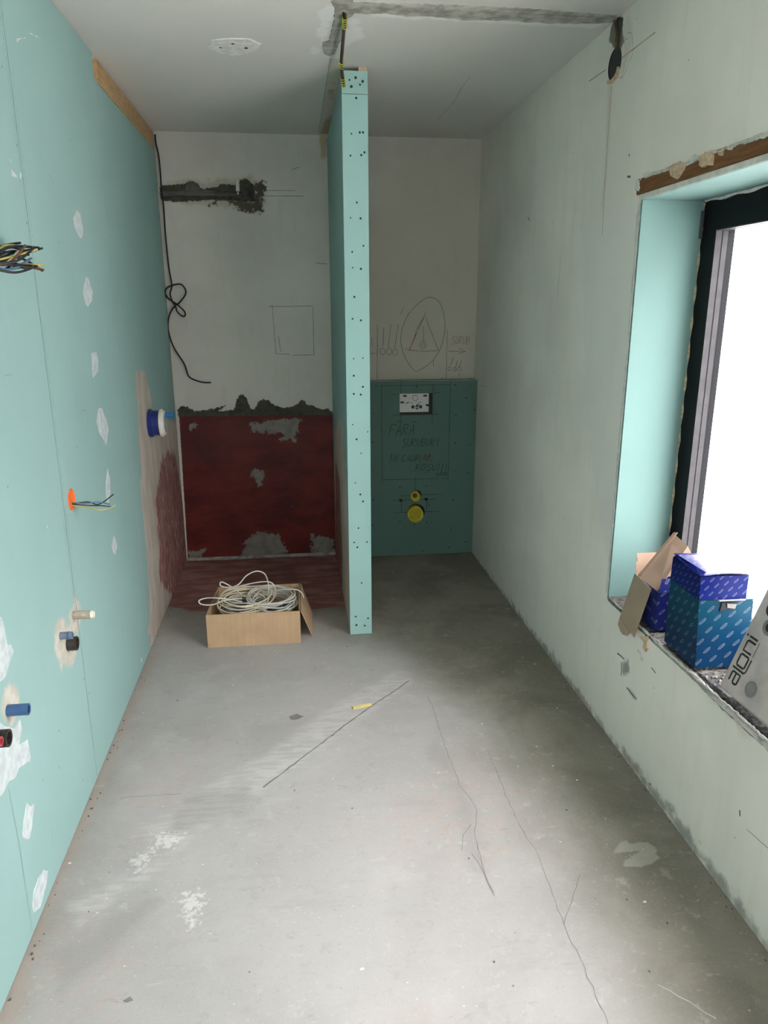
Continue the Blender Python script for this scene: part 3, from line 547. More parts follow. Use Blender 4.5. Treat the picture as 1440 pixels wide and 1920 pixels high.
# white filler over screws and joints
for b, poly, nm in (
    (bB, [(2.913,1.962),(2.95,1.954),(2.969,1.913),(2.961,1.882),(2.926,1.865),(2.894,1.873),(2.859,1.896),(2.854,1.928)], 'filler_patch'),
    (bB, [(2.941,1.735),(2.968,1.734),(3.01,1.684),(2.991,1.651),(2.92,1.626),(2.888,1.644),(2.873,1.681),(2.91,1.713)], 'filler_patch'),
    (bB, [(2.897,1.463),(2.97,1.464),(2.984,1.427),(2.965,1.388),(2.884,1.371),(2.886,1.414)], 'filler_patch'),
    (bB, [(2.916,1.255),(2.965,1.248),(3.02,1.188),(3.036,1.157),(2.975,1.097),(2.938,1.131),(2.894,1.159),(2.868,1.211)], 'filler_patch'),
    (bB, [(2.959,1.009),(2.973,0.9687),(2.965,0.9241),(2.917,0.878),(2.895,0.8848),(2.899,0.9502),(2.93,0.9888)], 'filler_patch'),
    (bB, [(2.941,0.7355),(2.964,0.7068),(2.977,0.6753),(2.928,0.655),(2.905,0.6748),(2.89,0.7091)], 'filler_patch'),
    (bA, [(1.773,0.3526),(1.786,0.3318),(1.816,0.3175),(1.784,0.2737),(1.756,0.2544),(1.736,0.2627),(1.717,0.2916),(1.735,0.3241)], 'filler_patch'),
    (bA, [(1.814,0.103),(1.84,0.0771),(1.821,0.0541),(1.78,0.0371),(1.754,0.0287),(1.712,0.0515),(1.709,0.0806),(1.733,0.105),(1.772,0.1108)], 'filler_patch'),
    (bA, [(1.774,0.8934),(1.796,0.8763),(1.8,0.8411),(1.802,0.8018),(1.823,0.7882),(1.834,0.7648),(1.794,0.7461),(1.761,0.728),(1.713,0.733)], 'filler_patch'),
    (bA, [(1.684,0.6549),(1.719,0.6162),(1.767,0.5828),(1.812,0.5811),(1.812,0.5512),(1.781,0.5255),(1.839,0.5031),(1.843,0.4467),(1.834,0.4369),(1.759,0.4686),(1.729,0.46),(1.683,0.4778),(1.639,0.4705),(1.62,0.4845)], 'filler_patch'),
    (bA, [(2.281,1.987),(2.319,1.979),(2.316,1.972),(2.277,1.968)], 'filler_smear'), (bA, [(2.273,2.014),(2.288,2.006),(2.278,2.002)], 'filler_smear'), (bB, [(2.348,1.995),(2.361,1.986),(2.339,1.966)], 'filler_smear'),
    (bB, [(2.459,2.36),(2.494,2.369),(2.545,2.388),(2.544,2.385),(2.496,2.367),(2.46,2.347)], 'filler_smear'), (bB, [(2.585,2.412),(2.619,2.419),(2.707,2.436),(2.696,2.43),(2.591,2.41)], 'filler_smear'),
    (bB, [(2.191,1.002),(2.197,0.9983),(2.19,0.9919),(2.182,0.9951)], 'filler_smear'), (bB, [(3.19,0.0675),(3.213,0.0511),(3.196,0.0404),(3.177,0.0513)], 'filler_smear')):
    patch(nm, 'L', poly, 0.0016, 'filler', b, 0.0022, 0.005, lump=0.4)
# joints, pencil lines and faint printed rows along the joint
lines('joint_line', 'L', [[(J1, 0.01), (J1, H - 0.01)]], 'seam', bB, 0.0035, 0.0004, 0.0003)
lines('pencil_line', 'L', [[(J2 - 0.012, 1.15), (J2 - 0.010, H - 0.2)], [(1.683,0.4597),(1.691,0.2942),(1.685,0.0171)], [(1.911,0.1544),(1.895,0.1094)]], 'seam', bB, 0.0018, 0.0004, 0.0003)
bm = bmesh.new()
for side, seg in ((0.018, ((1.02, 1.62), (0.62, 1.0), (1.82, 2.25))), (-0.02, ((1.78, 2.45), (0.68, 1.03)))):
    for z0, z1 in seg:
        z = z0
        while z < z1:
            if rnd.random() < 0.82:
                a, b_ = rnd.uniform(-.004, .004), rnd.uniform(-.004, .004)
                ribbon(bm, 'L', [(J1 + side + a, z), (J1 + side + b_ + 0.004, z + rnd.uniform(.004, .009)), (J1 + side - 0.003, z + rnd.uniform(.008, .012))], 0.0012, 0.0004)
            z += rnd.uniform(0.012, 0.019)
o = obj('printed_marks', bm, 'faint', bB, recalc=False); o['kind'] = 'stuff'
lines('pencil_scribble', 'L', [[(2.924,2.47),(2.946,2.465)], [(2.616,2.03),(2.649,2.022),(2.673,2.012)], [(2.559,2.08),(2.574,2.053)], [(2.697,1.274),(2.738,1.271),(2.761,1.239),(2.72,1.2),(2.675,1.198),(2.674,1.239),(2.697,1.274)], [(2.025,1.452),(2.057,1.455),(2.085,1.45)]], 'seam', bB, 0.0015, 0.0004, 0.0006)
bm = bmesh.new()
for p in [(2.916,2.185),(4.067,2.483),(2.312,2.245),(2.353,2.062),(2.355,1.858)] + [(4.071,1.515)] + [(2.356,0.4041),(2.068,0.3849),(2.028,0.2831),(1.898,0.3335),(2.39,0.33)] + [(2.584,1.164)]:
    patch_bm = circ(p, 0.004, 7); vs = [bm.verts.new(PLANE['L'](u, v, 0.0007)) for u, v in patch_bm]; bm.faces.new(vs)
o = obj('screw_dots', bm, 'seam', bB, recalc=False); o['kind'] = 'stuff'

# ---- right wall details
lines('red_cross_line', 'R', [[(2.758,2.459),(2.513,2.46)], [(2.892,2.46),(3.051,2.464)]], 'rust', wr, 0.0035, 0.0006, 0.0003)
lines('plumb_line', 'R', [[(2.832,2.393),(2.831,2.295),(2.829,2.176),(2.826,2.036),(2.819,1.93),(2.817,1.886)]], 'rust', wr, 0.0030, 0.0006, 0.0003)
lines('pencil_line', 'R', [[(2.724,2.525),(2.698,2.518),(2.684,2.499),(2.672,2.456),(2.676,2.441),(2.694,2.429),(2.717,2.404),(2.744,2.395),(2.77,2.401)], [(2.765,2.503),(2.738,2.511),(2.723,2.506)], [(3.249,1.838),(3.264,1.659)], [(1.456,0.2721),(1.546,0.2572)], [(4.57,1.151),(4.41,1.156)], [(4.473,1.766),(4.483,1.685)], [(4.411,1.754),(4.448,1.674),(4.477,1.581)], [(4.538,1.778),(4.504,1.716)]], 'seam', wr, 0.0020, 0.0006, 0.0005, smooth_pts=3)
lines('scuff_mark', 'R', [[(2.386,0.3659),(2.327,0.3697)], [(2.345,0.3504),(2.339,0.2961)], [(2.129,0.4388),(2.097,0.4345)], [(2.287,0.2753),(2.21,0.2728)], [(1.585,0.2876),(1.579,0.2729)], [(2.635,2.131),(2.631,2.122)], [(2.635,2.058),(2.609,2.054)], [(3.749,2.054),(3.717,2.033)], [(2.064,0.0322),(2.052,0.0303)]], 'crack', wr, 0.006, 0.0007, 0.0015)
obj('black_hole_rim', lathe([(0.0, 0.001), (0.046, 0.001), (0.052, 0.003), (0.054, 0.0), (0.0, -0.002)], (XR, 2.815, 2.455), (-1, 0, 0), 36), 'black', wr)['label'] = 'round black junction box set into plaster'
patch('render_chip', 'R', [(2.785,2.441),(2.757,2.428),(2.785,2.403),(2.803,2.4),(2.829,2.398),(2.865,2.405),(2.87,2.419),(2.831,2.409),(2.806,2.414),(2.793,2.424)], 0.004, 'sand', wr, 0.003, 0.005)
patch('mortar_fill', 'R', [(2.829,2.609),(2.774,2.588),(2.778,2.551),(2.783,2.525),(2.785,2.496),(2.812,2.505),(2.822,2.537),(2.817,2.565)], 0.003, 'mortar_dark', wr, 0.003, 0.006, lump=0.6)
obj('wire', tb([PLANE['R'](u, v, 0.006) for u, v in [(2.84,2.61),(2.823,2.58),(2.807,2.551),(2.799,2.53),(2.799,2.513),(2.808,2.499)]], 0.004, 6, sm=4), 'w_brown', wr)

# ---- ceiling details
patch('mortar_fill', 'C', [(0.1639,2.792),(0.1761,2.747),(0.2222,2.741),(0.2254,2.784),(0.3316,2.778),(0.5101,2.769),(0.6311,2.767),(0.8162,2.768),(1.01,2.782),(1.167,2.791),(1.204,2.844),(1.142,2.868),(0.984,2.886),(0.8515,2.881),(0.7344,2.878),(0.6612,2.893),(0.5823,2.883),(0.5046,2.872),(0.4437,2.882),(0.3419,2.865),(0.2816,2.877),(0.2381,2.871),(0.231,2.899),(0.2122,2.942),(0.1676,2.806)], 0.003, 'mortar_pale', ce, 0.006, 0.01, lump=0.8)
patch('mortar_fill', 'C', [(0.1841,2.84),(0.2243,2.849),(0.2287,2.946),(0.2251,3.014),(0.2304,3.133),(0.216,3.186),(0.2108,3.303),(0.1874,3.332),(0.1672,3.299),(0.1548,3.184),(0.1787,3.156),(0.1859,3.019),(0.1873,2.944)], 0.0036, 'mortar_pale', ce, 0.006, 0.008, lump=0.8)
lines('pencil_line', 'C', [[(0.1956,3.357),(0.1951,3.624),(0.1953,4.666)]], 'ceil_line', ce, 0.003, 0.0006, 0.0004)
lines('ceiling_crack', 'C', [[(0.8178,3.533),(0.8171,3.724),(0.833,3.871),(0.8306,4.069),(0.8184,4.29)]], 'ceil_line', ce, 0.0022, 0.0006, 0.002)
cp = patch('filler_patch', 'C', [(-0.283,3.273),(-0.2617,3.196),(-0.1935,3.169),(-0.121,3.166),(-0.0767,3.219),(-0.0894,3.281),(-0.1297,3.327),(-0.189,3.379),(-0.2296,3.36),(-0.2677,3.322)], 0.003, 'filler_pale', ce, 0.004, 0.01, lump=0.3)
bm = bmesh.new()
for p in [(-0.2354,3.269),(-0.1842,3.22),(-0.1365,3.264)]: bm.faces.new([bm.verts.new(PLANE['C'](u, v, 0.0048)) for u, v in circ(p, 0.007, 10)])
o = obj('screw_hole', bm, 'black', cp, recalc=False); o['kind'] = 'stuff'

# ---- back wall details
patch('mortar_fill', 'B', [(-0.7315,2.285),(-0.4919,2.285),(-0.3797,2.287),(-0.267,2.283),(-0.235,2.278),(-0.2326,2.323),(-0.1923,2.32),(-0.1885,2.232),(-0.2777,2.235),(-0.3978,2.252),(-0.5896,2.256),(-0.7339,2.255)], 0.004, 'mortar_dark', wb, 0.003, 0.008, lump=0.7)
patch('mortar_smear', 'B', [(-0.7302,2.282),(-0.5914,2.286),(-0.5848,2.321),(-0.568,2.334),(-0.544,2.337),(-0.5135,2.319),(-0.4978,2.293),(-0.38,2.281),(-0.2754,2.279),(-0.2763,2.262),(-0.3814,2.259),(-0.5097,2.258),(-0.6292,2.258),(-0.7325,2.254)], 0.005, 'mortar_mid', wb, 0.002, 0.008, lump=0.5)
lines('pencil_line', 'B', [[(-0.1489,2.294),(0.0514,2.297)], [(-0.1585,2.264),(0.0999,2.267)], [(-0.1334,1.632),(0.0455,1.634)] + [(0.1367,1.634)], [(-0.1144,1.642),(-0.1017,1.346)], [(0.1367,1.634),(0.1351,1.338)], [(-0.1017,1.346),(-0.0165,1.342)], [(-0.0001,1.336),(0.1373,1.338)], [(-0.084,1.455),(-0.0714,1.357)], [(0.1602,1.887),(0.2307,1.883)], [(0.0331,2.41),(0.0754,2.425)]], 'pencil', wb, 0.0026, 0.0006, 0.0006)
lines('pencil_drawing', 'B', [[(0.8515,1.684),(0.8846,1.686),(0.9249,1.667),(0.9559,1.616),(0.973,1.533),(0.9723,1.469),(0.9568,1.398),(0.9307,1.339),(0.8841,1.281),(0.8031,1.23),(0.769,1.242),(0.7281,1.295),(0.7008,1.361),(0.6892,1.426),(0.7002,1.503),(0.7396,1.585),(0.7988,1.648),(0.8515,1.683)],], 'pencil', wb, 0.003, 0.0006, 0.0, smooth_pts=4)
lines('pencil_drawing', 'B', [[(0.8512,1.603),(0.8396,1.572),(0.7445,1.361)], [(0.8396,1.572),(0.7871,1.483),(0.7742,1.425)], [(0.8429,1.575),(0.9338,1.359)], [(0.835,1.512),(0.837,1.405)], [(0.6866,1.582),(0.7062,1.626)], [(0.5398,1.522),(0.5361,1.176)], [(0.5794,1.503),(0.5758,1.388)], [(0.6257,1.522),(0.6084,1.375)], [(0.6735,1.522),(0.6485,1.371)], [(0.9902,1.488),(0.9887,1.17)], [(0.9985,1.353),(1.111,1.349)], [(1.066,1.371),(1.115,1.349),(1.06,1.335)], [(0.4937,1.342),(0.5336,1.346)], [(0.4977,1.44),(0.5075,1.417),(0.4962,1.411),(0.5093,1.398),(0.4973,1.389)], [(1.032,1.315),(1.016,1.263)], [(1.06,1.292),(1.048,1.232)], [(1.089,1.292),(1.069,1.245)], [(0.9008,1.3),(0.9049,1.257)], [(1.074,1.212),(1.075,1.185)]], 'pencil', wb, 0.0028, 0.0006, 0.0005)
lines('red_pencil_drawing', 'B', [[(0.7155,1.369),(0.7479,1.361),(0.8288,1.353),(0.9304,1.356)], [(0.7873,1.464),(0.7445,1.359)], [(0.9542,1.177),(0.961,1.18)], [(0.9712,1.187),(0.9747,1.18)]], 'red_pencil', wb, 0.0032, 0.0008, 0.0004)
lines('pencil_rings', 'B', [[(p.x, p.y) for p in (Vector((c[0] + r * math.cos(a * .5236), c[1] + r * 1.15 * math.sin(a * .5236))) for a in range(13))] for c, r in [(c, 0.017) for c in [(0.5717,1.354),(0.6151,1.354),(0.6526,1.348)]] + [(c, 0.022) for c in [(0.8338,1.392)]] + [(c, 0.010) for c in [(0.8351,1.391)]] + [(c, 0.011) for c in [(1.01,1.241),(1.044,1.236),(1.077,1.239)]]], 'pencil', wb, 0.0026, 0.0006, 0.0)
a_, b_ = [(1.018,1.394),(1.146,1.448)]
lines('red_pencil_word', 'B', word('SURUB', a_[0], a_[1], (b_[0] - a_[0]) * 0.9, (b_[1] - a_[1]) * 0.95, 0.2), 'red_pencil', wb, 0.0024, 0.0007, 0.0004)
obj('sealing_strip', bx(XL - 0.012, 0.246, YB - 0.02, YB, 0.0, 0.022, bev=0.006), 'mortar', wb)['label'] = 'grey sealing strip where red wall meets floor'

# ---- partition wall between shower and toilet niche
wp = obj('wall_partition', bx(0.259, 0.343, 3.463, YB, 0, 2.575), 'gypsum'); tag(wp, kind='structure')
S_LAY = {'skim': [[(4.532,0.8602),(4.056,1.044),(3.755,1.031),(3.581,0.7885),(3.433,0.4702),(3.348,0.0207),(4.275,-0.4183),(4.736,-0.0773),(4.778,0.5131)]], 'pink': [[(4.527,0.7086),(4.12,0.6645),(4.009,0.2141),(4.275,-0.4183),(4.96,-0.7426)]], 'halo': []}
gridwall('board', 'S', 3.4625, YB - 0.001, 0.004, 2.578, 0.012, 'board', S_LAY, wp, thick=0.0125)
E_LAY = {'halo': [], 'skim': [], 'pink': []}
gridwall('board', lambda u, v, h=0: Vector((0.356 + h, u, v)), 3.4625, YB - 0.001, 0.004, 2.594, 0.03, 'board', E_LAY, wp, thick=0.0125)
eb = gridwall('end_board', 'E', 0.2455, 0.3565, 0.003, 2.494, 0.02, 'board_end', {}, wp, thick=0.0125, extra_mats=('gypsum',))
et = gridwall('end_board', 'E', 0.2465, 0.3560, 2.4965, 2.583, 0.02, 'board_end', {}, wp, thick=0.0125, extra_mats=('gypsum',))
et['label'] = 'short offcut board at the top of the partition end'
obj('timber_packer', bx(0.318, 0.352, 3.452, 3.50, 2.576, 2.599), 'sand', wp)
def screws(name, pl, pts, r, parent, h=0.0012):
    bm = bmesh.new()
    for p in pts:
        rr = r * rnd.choice((1, 1, .85, .65)); a = [bm.verts.new(PLANE[pl](u, v, h)) for u, v in circ(p, rr, 8)]; c = bm.verts.new(PLANE[pl](p[0], p[1], h * 0.3))
        for i in range(8): bm.faces.new((a[i], a[(i + 1) % 8], c))
    o = obj(name, bm, 'screw', parent, recalc=False); o['kind'] = 'stuff'
screws('screw_heads', 'E', [(0.3054,2.557),(0.2789,2.548),(0.3349,2.544),(0.3239,2.531),(0.2868,2.523)], 0.0058, et)
screws('screw_heads', 'E', [(0.3067,2.48),(0.2849,2.342),(0.3205,2.348),(0.3346,2.348)] + [(0.2789,2.256),(0.326,2.259),(0.34,2.27),(0.3043,2.068),(0.2759,2.005),(0.3201,2.003),(0.3316,1.889),(0.281,1.863)] + [(0.2817,1.796),(0.3193,1.791),(0.288,1.67),(0.2786,1.574),(0.3169,1.567),(0.2811,1.395),(0.3242,1.397),(0.2808,1.317),(0.3228,1.265),(0.2797,1.233),(0.3124,1.229),(0.2727,1.088),(0.3437,1.052),(0.2904,1.017),(0.311,0.9482),(0.2817,0.8034),(0.3053,0.7447),(0.3181,0.7093)] + [(0.2716,0.4999),(0.3355,0.5),(0.2872,0.4742),(0.3065,0.2834),(0.2745,0.1016),(0.3374,0.0892),(0.2766,0.0541),(0.3206,0.0486),(0.2937,0.5738)], 0.0050, eb)

# ---- window in the right wall
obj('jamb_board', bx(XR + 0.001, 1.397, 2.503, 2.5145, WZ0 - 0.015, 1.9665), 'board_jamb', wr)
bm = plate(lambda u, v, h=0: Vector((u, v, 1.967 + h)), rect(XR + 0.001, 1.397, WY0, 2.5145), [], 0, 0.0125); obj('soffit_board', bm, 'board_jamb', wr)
lines('joint_line', lambda u, v, h=0: Vector((u, v, 1.967 - h)), [[(1.178, 2.215), (1.397, 2.02)], [(1.178, 1.35), (1.397, 1.35)]], 'seam', wr, 0.003, 0.0004, 0.0002)
bm = bx(XR - 0.002, XR + 0.006, WY0, 2.53, 1.968, 1.985, bev=0.001); obj('soffit_edge', bm, 'gypsum', wr)
li = obj('lintel_beam', bx(XR - 0.004, XR + 0.21, WY0 - 0.2, 2.548, 1.9855, 2.036, bev=0.003), 'lintel', wr); li['label'] = 'exposed brown timber lintel over the window'
P6 = lambda pts: pts
for poly in ([(2.322,2.035),(2.276,2.038),(2.224,2.031),(2.232,2.014),(2.249,2.001),(2.267,1.993),(2.301,2.007),(2.317,2.023)], [(2.141,2.034),(2.112,2.04),(2.081,2.03),(2.075,2.022),(2.076,1.998),(2.104,2.002),(2.119,2),(2.143,2.008)], [(2.05,2.027),(2.028,2.023),(2.033,2.014),(2.043,2.018)]):
    patch('render_blob', 'R', poly, 0.009, 'sand', wr, 0.0018, 0.004, 0.003, 0.5)
patch('broken_plaster_edge', 'R', [(2.566,2.004),(2.567,2.028),(2.536,2.035),(2.504,2.048),(2.462,2.043),(2.409,2.038),(2.334,2.037),(2.311,2.04),(2.231,2.036),(2.189,2.043),(2.146,2.033),(2.097,2.038),(2.049,2.034),(1.986,2.034),(1.922,2.032),(1.863,2.036),(1.789,2.035),(1.786,2.022),(1.845,2.023),(1.9,2.023),(1.962,2.026),(2.024,2.025),(2.081,2.028),(2.144,2.025),(2.206,2.023),(2.326,2.027),(2.42,2.029),(2.521,2.032),(2.538,2.027),(2.535,1.996)], 0.006, 'gypsum', wr, 0.006, 0.006, 0.0, 0.9)
patch('broken_plaster_edge', 'R', [(2.513, 0.55), (2.525, 0.55), (2.522, 0.9), (2.527, 1.2), (2.521, 1.5), (2.528, 1.75), (2.533, 1.95), (2.526, 1.99), (2.513, 1.98)], 0.0025, 'gypsum', wr, 0.004, 0.008, 0.0, 0.6)
obj('foam_bead', tb([(1.399, 2.507 + 0.004 * math.sin(i * 1.7), 0.56 + i * 0.028) for i in range(51)], [0.004 + 0.003 * abs(math.sin(i * 2.3)) for i in range(51)], 6), 'foam', wr)
obj('foam_bead', tb([(1.399, 2.50 - i * 0.03, 1.965 + 0.003 * math.sin(i * 1.3)) for i in range(58)], [0.004 + 0.003 * abs(math.sin(i * 2.9)) for i in range(58)], 6), 'gypsum', wr)
obj('frame_clip', bx(1.388, 1.399, 2.495, 2.503, 1.845, 1.935, bev=0.002), 'alu', wr)
# sill of raw masonry with a dark trench along the front
def sill_relief(X, Y):
    h = np.zeros(X.shape)
    for i in range(X.shape[0]):
        for j in range(X.shape[1]):
            x, y = X[i, j], Y[i, j]; n = noise.noise((x * 45, y * 45, 0)) * 0.003 + noise.noise((x * 110, y * 110, 2)) * 0.0022
            tr = max(0, min(1, (1.86 - y) / 0.12)) * max(0, min(1, (x - 1.181) / 0.007)) * max(0, min(1, (1.30 - x) / 0.03))
            h[i, j] = n - 0.015 * tr
    return h
sl = gridwall('window_sill', lambda u, v, h=0: Vector((u, v, WZ0 + h)), XR + 0.0005, 1.40, WY0, WY1, 0.008, 'sill',
              {'trench': [[(1.187, 2.06), (1.194, 2.06), (1.196, 1.90), (1.205, 1.84), (1.27, 1.78), (1.31, WY0), (1.183, WY0), (1.183, 1.80)]], 'slab': [[(1.195, 1.87), (1.215, 1.88), (1.30, 1.80), (1.30, 1.72), (1.22, 1.76)]], 'lip': [[(1.17, WY0), (1.182, WY0), (1.182, 1.8), (1.184, 2.12), (1.17, 2.12)]]}, wr, thick=0.018, relief=sill_relief)
patch('broken_plaster_edge', 'R', [(0.75, 0.552), (1.2, 0.55), (1.6, 0.551), (1.9, 0.547), (2.1, 0.545), (2.4, 0.55), (2.5, 0.552), (2.5, 0.545), (2.3, 0.541), (2.05, 0.537), (1.8, 0.541), (1.5, 0.537), (1.2, 0.535), (0.75, 0.54)], 0.002, 'gypsum', wr, 0.005, 0.006, 0.0, 0.8)
patch('render_chip', 'R', [(2.223,0.5095),(2.172,0.5358),(2.166,0.5079),(2.159,0.4948),(2.173,0.4758),(2.193,0.4783),(2.189,0.5064)], 0.006, 'sand', wr, 0.002, 0.004)
bm = bmesh.new()
for _ in range(200):
    x, y, r = rnd.uniform(1.186, 1.36), rnd.uniform(0.9, 2.48), rnd.uniform(.002, .006)
    if (1.165 < x < 1.37 and 1.87 < y < 2.36) or (1.20 < x < 1.30 and y < 1.80) or (y < 1.9 and x < 1.3): continue
    bmesh.ops.create_icosphere(bm, subdivisions=1, radius=r, matrix=Matrix.Translation((x, y, WZ0 + 0.003)))
for _ in range(40):
    y, r = rnd.uniform(1.80, 1.865), rnd.uniform(.002, .006); bmesh.ops.create_icosphere(bm, subdivisions=1, radius=r, matrix=Matrix.Translation((rnd.uniform(1.19, 1.36), y, WZ0 + 0.002)))
obj('mortar_crumbs', bm, 'mortar', wr)['kind'] = 'stuff'
# frame
win = empty('window_1', (1.43, 1.6, WZ0)); tag(win, kind='structure')
FX0, FX1 = 1.40, 1.470
bm = plate(lambda u, v, h=0: Vector((FX0 + h, u, v)), rect(WY0 + 0.002, 2.5135, WZ0 + 0.004, 1.9655), [rect(WY0 + 0.095, 2.420, WZ0 + 0.09, 1.868)], 0, 0.07); obj('window_frame', bm, 'frame', win)
for d, (x0, x1, m) in enumerate(((1.4015, 1.422, 'alu'), (1.4265, 1.4445, 'alu'), (1.422, 1.4265, 'gasket'))):
    t_ = 0.0035 if m == 'alu' else 0.002
    bm = plate(lambda u, v, h=0: Vector((x0 + h, u, v)), rect(WY0 + 0.094, 2.421, WZ0 + 0.089, 1.869), [rect(WY0 + 0.095 + t_, 2.420 - t_, WZ0 + 0.09 + t_, 1.868 - t_)], 0, x1 - x0); obj('glazing_bead' if m == 'alu' else 'gasket', bm, m, win)
obj('window_pane', bx(1.448, 1.456, WY0 + 0.094, 2.421, WZ0 + 0.089, 1.869), 'glass', win)

# ---- outside: the terrace and a white neighbouring wall beyond it
obj('terrace', bx(1.62, 9.0, -9, 12, -0.35, -0.25), 'terrace')['kind'] = 'structure'

# ================================================================ THINGS
#-- toilet pre-wall panel
tp = thing('toilet_wall_panel', (0.77, YP, 0), 'green boxed panel with handwriting and two yellow pipe ends in the right niche', 'panel')
fr_rect = [(0.6709,1.097),(0.8852,1.093),(0.8874,0.9565),(0.6714,0.9606)]; fu0, fu1 = fr_rect[0][0], fr_rect[1][0]; fv0, fv1 = 0.957, 1.094
(c1, c2) = [(0.7762,0.4178),(0.7768,0.2954)]
RT = 1.1745
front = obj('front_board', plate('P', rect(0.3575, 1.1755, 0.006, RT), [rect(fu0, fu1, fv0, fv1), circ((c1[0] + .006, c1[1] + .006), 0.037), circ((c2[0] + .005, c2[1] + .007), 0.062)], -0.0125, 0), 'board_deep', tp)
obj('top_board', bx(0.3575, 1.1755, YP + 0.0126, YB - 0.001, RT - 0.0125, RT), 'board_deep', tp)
obj('board_edge', bx(0.3575, 1.1755, YP + 0.0005, YP + 0.0125, RT, RT + 0.002), 'gypsum', tp)
sh = obj('cover_sheet', bx(fu0 - 0.01, fu1 - 0.022, YP + 0.020, YP + 0.024, fv0 + 0.016, fv1 + 0.005), 'white_sheet', tp); sh['label'] = 'white cover sheet with black symbols in the cut-out'
obj('cistern_box', bx(fu0 - 0.03, fu1 + 0.03, YP + 0.025, YP + 0.085, fv0 - 0.02, fv1 + 0.03), 'black', tp)
SH = lambda u, v, h=0: Vector((u, YP + 0.020 - h, v))
bm = bmesh.new(); SZ = lambda pts: pts
for p in [(0.7072,1.078),(0.8389,1.077),(0.6898,1.037),(0.8549,1.017),(0.8662,1.014)]: ribbon(bm, SH, [(p[0] - .012, p[1]), (p[0] + .012, p[1])], 0.012, 0.0008)
for p in [(0.7599,1.006),(0.8102,1.006)]:
    f_ = [bm.verts.new(SH(u, v, 0.0008)) for u, v in circ(p, 0.0115, 14)]; bm.faces.new(f_)
for p in [(0.7863,1.009),(0.7864,0.9956)]: ribbon(bm, SH, [(p[0] - .009, p[1]), (p[0] + .009, p[1] - .002)], 0.009, 0.0008)
for pl_ in ([(0.7578,1.079),(0.7891,1.078),(0.7909,1.056),(0.7808,1.047),(0.7656,1.048),(0.7579,1.056),(0.7578,1.079)], [(0.7429,1.034),(0.7607,1.031)], [(0.7811,1.016),(0.7937,1.028),(0.8165,1.039)], [(0.7784,1.037),(0.7834,1.041)]): ribbon(bm, SH, pl_, 0.003, 0.0008)
for p in [(0.7136,1.03),(0.7811,1.014)]: ribbon(bm, SH, [p, (p[0] + .022, p[1] + .007)], 0.006, 0.0008)
obj('printed_symbols', bm, 'ink', sh, recalc=False)
lines('pencil_line', 'P', [[(0.5555,1.156),(0.5549,0.514)], [(0.5569,1.146),(0.9979,1.148)], [(0.9988,1.174),(0.9972,0.5261)], [(0.555,0.5338),(0.9971,0.5313)], [(0.6804,1.181),(0.6772,1.096)], [(0.6778,0.954),(0.676,0.8558)], [(0.887,1.151),(0.8866,1.093)], [(0.8831,0.95),(0.8818,0.9008)], [(0.6193,1.092),(0.6682,1.094)], [(0.8894,1.095),(0.9353,1.097)], [(0.6229,0.9565),(0.6686,0.957)], [(0.8845,0.957),(0.9307,0.9596)], [(0.7761,1.16),(0.7764,1.125)],
      [(0.779,0.5511),(0.7777,0.4554)], [(0.7739,0.2346),(0.7727,0.2042)], [(0.6813,0.4216),(0.7467,0.4216)], [(0.8086,0.4248),(0.9552,0.4236)], [(0.6233,0.3924),(0.7469,0.3934)], [(0.8054,0.3914),(0.9227,0.3896)], [(0.6343,0.3092),(0.7241,0.3066)], [(0.8298,0.3073),(0.9464,0.3038)], [(0.685,0.388),(0.6854,0.3095)], [(0.8531,0.3823),(0.8541,0.3072)], [(0.8569,0.3709),(0.8794,0.3401)]], 'screw', front, 0.0030, 0.0006, 0.0004)
hw = []
for tx, a, b in (('FARA', [(0.6018,0.8306)][0], [(0.7786,0.8994)][0]), ('SURUBURI', [(0.6871,0.7504)][0], [(0.9408,0.8036)][0]), ('IN', [(0.596,0.6494)][0], [(0.6659,0.7065)][0]), ('CADRNUL', [(0.6839,0.6542)][0], [(0.8994,0.6968)][0]), ('ROSU', [(0.7765,0.5877)][0], [(0.9222,0.6309)][0])):
    sl_ = 0.22; hw += word(tx, a[0], a[1], (b[0] - a[0]) - (b[1] - a[1]) * sl_, b[1] - a[1], sl_)
hw += [[(0.7537,0.9069),(0.7656,0.9158),(0.7785,0.9043)], [(0.6582,0.9124),(0.6723,0.9192),(0.6836,0.9119)], [(0.9367,0.6342),(0.9269,0.5724)], [(0.9621,0.6335),(0.9502,0.5717)], [(0.9853,0.6365),(0.9744,0.5636)], [(0.8468,0.582),(0.8433,0.5675)]]
for c, r in [(c, 0.010) for c in [(0.9235,0.5578),(0.9526,0.5621),(0.9796,0.5598)]]: hw.append(circ(c, r, 12) + [circ(c, r, 12)[0]])
lines('handwriting', 'P', hw, 'screw', front, 0.0042, 0.0006, 0.0003)
lines('red_strokes', 'P', [[(0.8561,0.6944),(0.8515,0.6583)], [(0.8727,0.6939),(0.8689,0.6578)]], 'red_pencil', front, 0.006, 0.0009, 0.0003)
screws('screw_heads', 'P', [(0.5188,1.143),(0.7833,1.138),(1.031,1.144),(1.126,1.137),(1.103,1.059),(1.161,0.9833),(1.04,0.949),(1.184,0.8873),(0.5005,0.9714),(0.4979,0.7856),(1.04,0.7668),(1.138,0.7543),(0.4967,0.5995),(1.038,0.5757),(1.134,0.5641),(0.499,0.4018),(1.036,0.3813),(1.137,0.3386),(0.4907,0.2266),(1.025,0.1768),(1.129,0.0822),(1.015,0.0482),(0.8369,0.0287),(0.6606,0.034),(0.6738,0.4787),(0.8502,0.4849),(0.6746,0.2459),(0.8573,0.2314)], 0.0052, front)
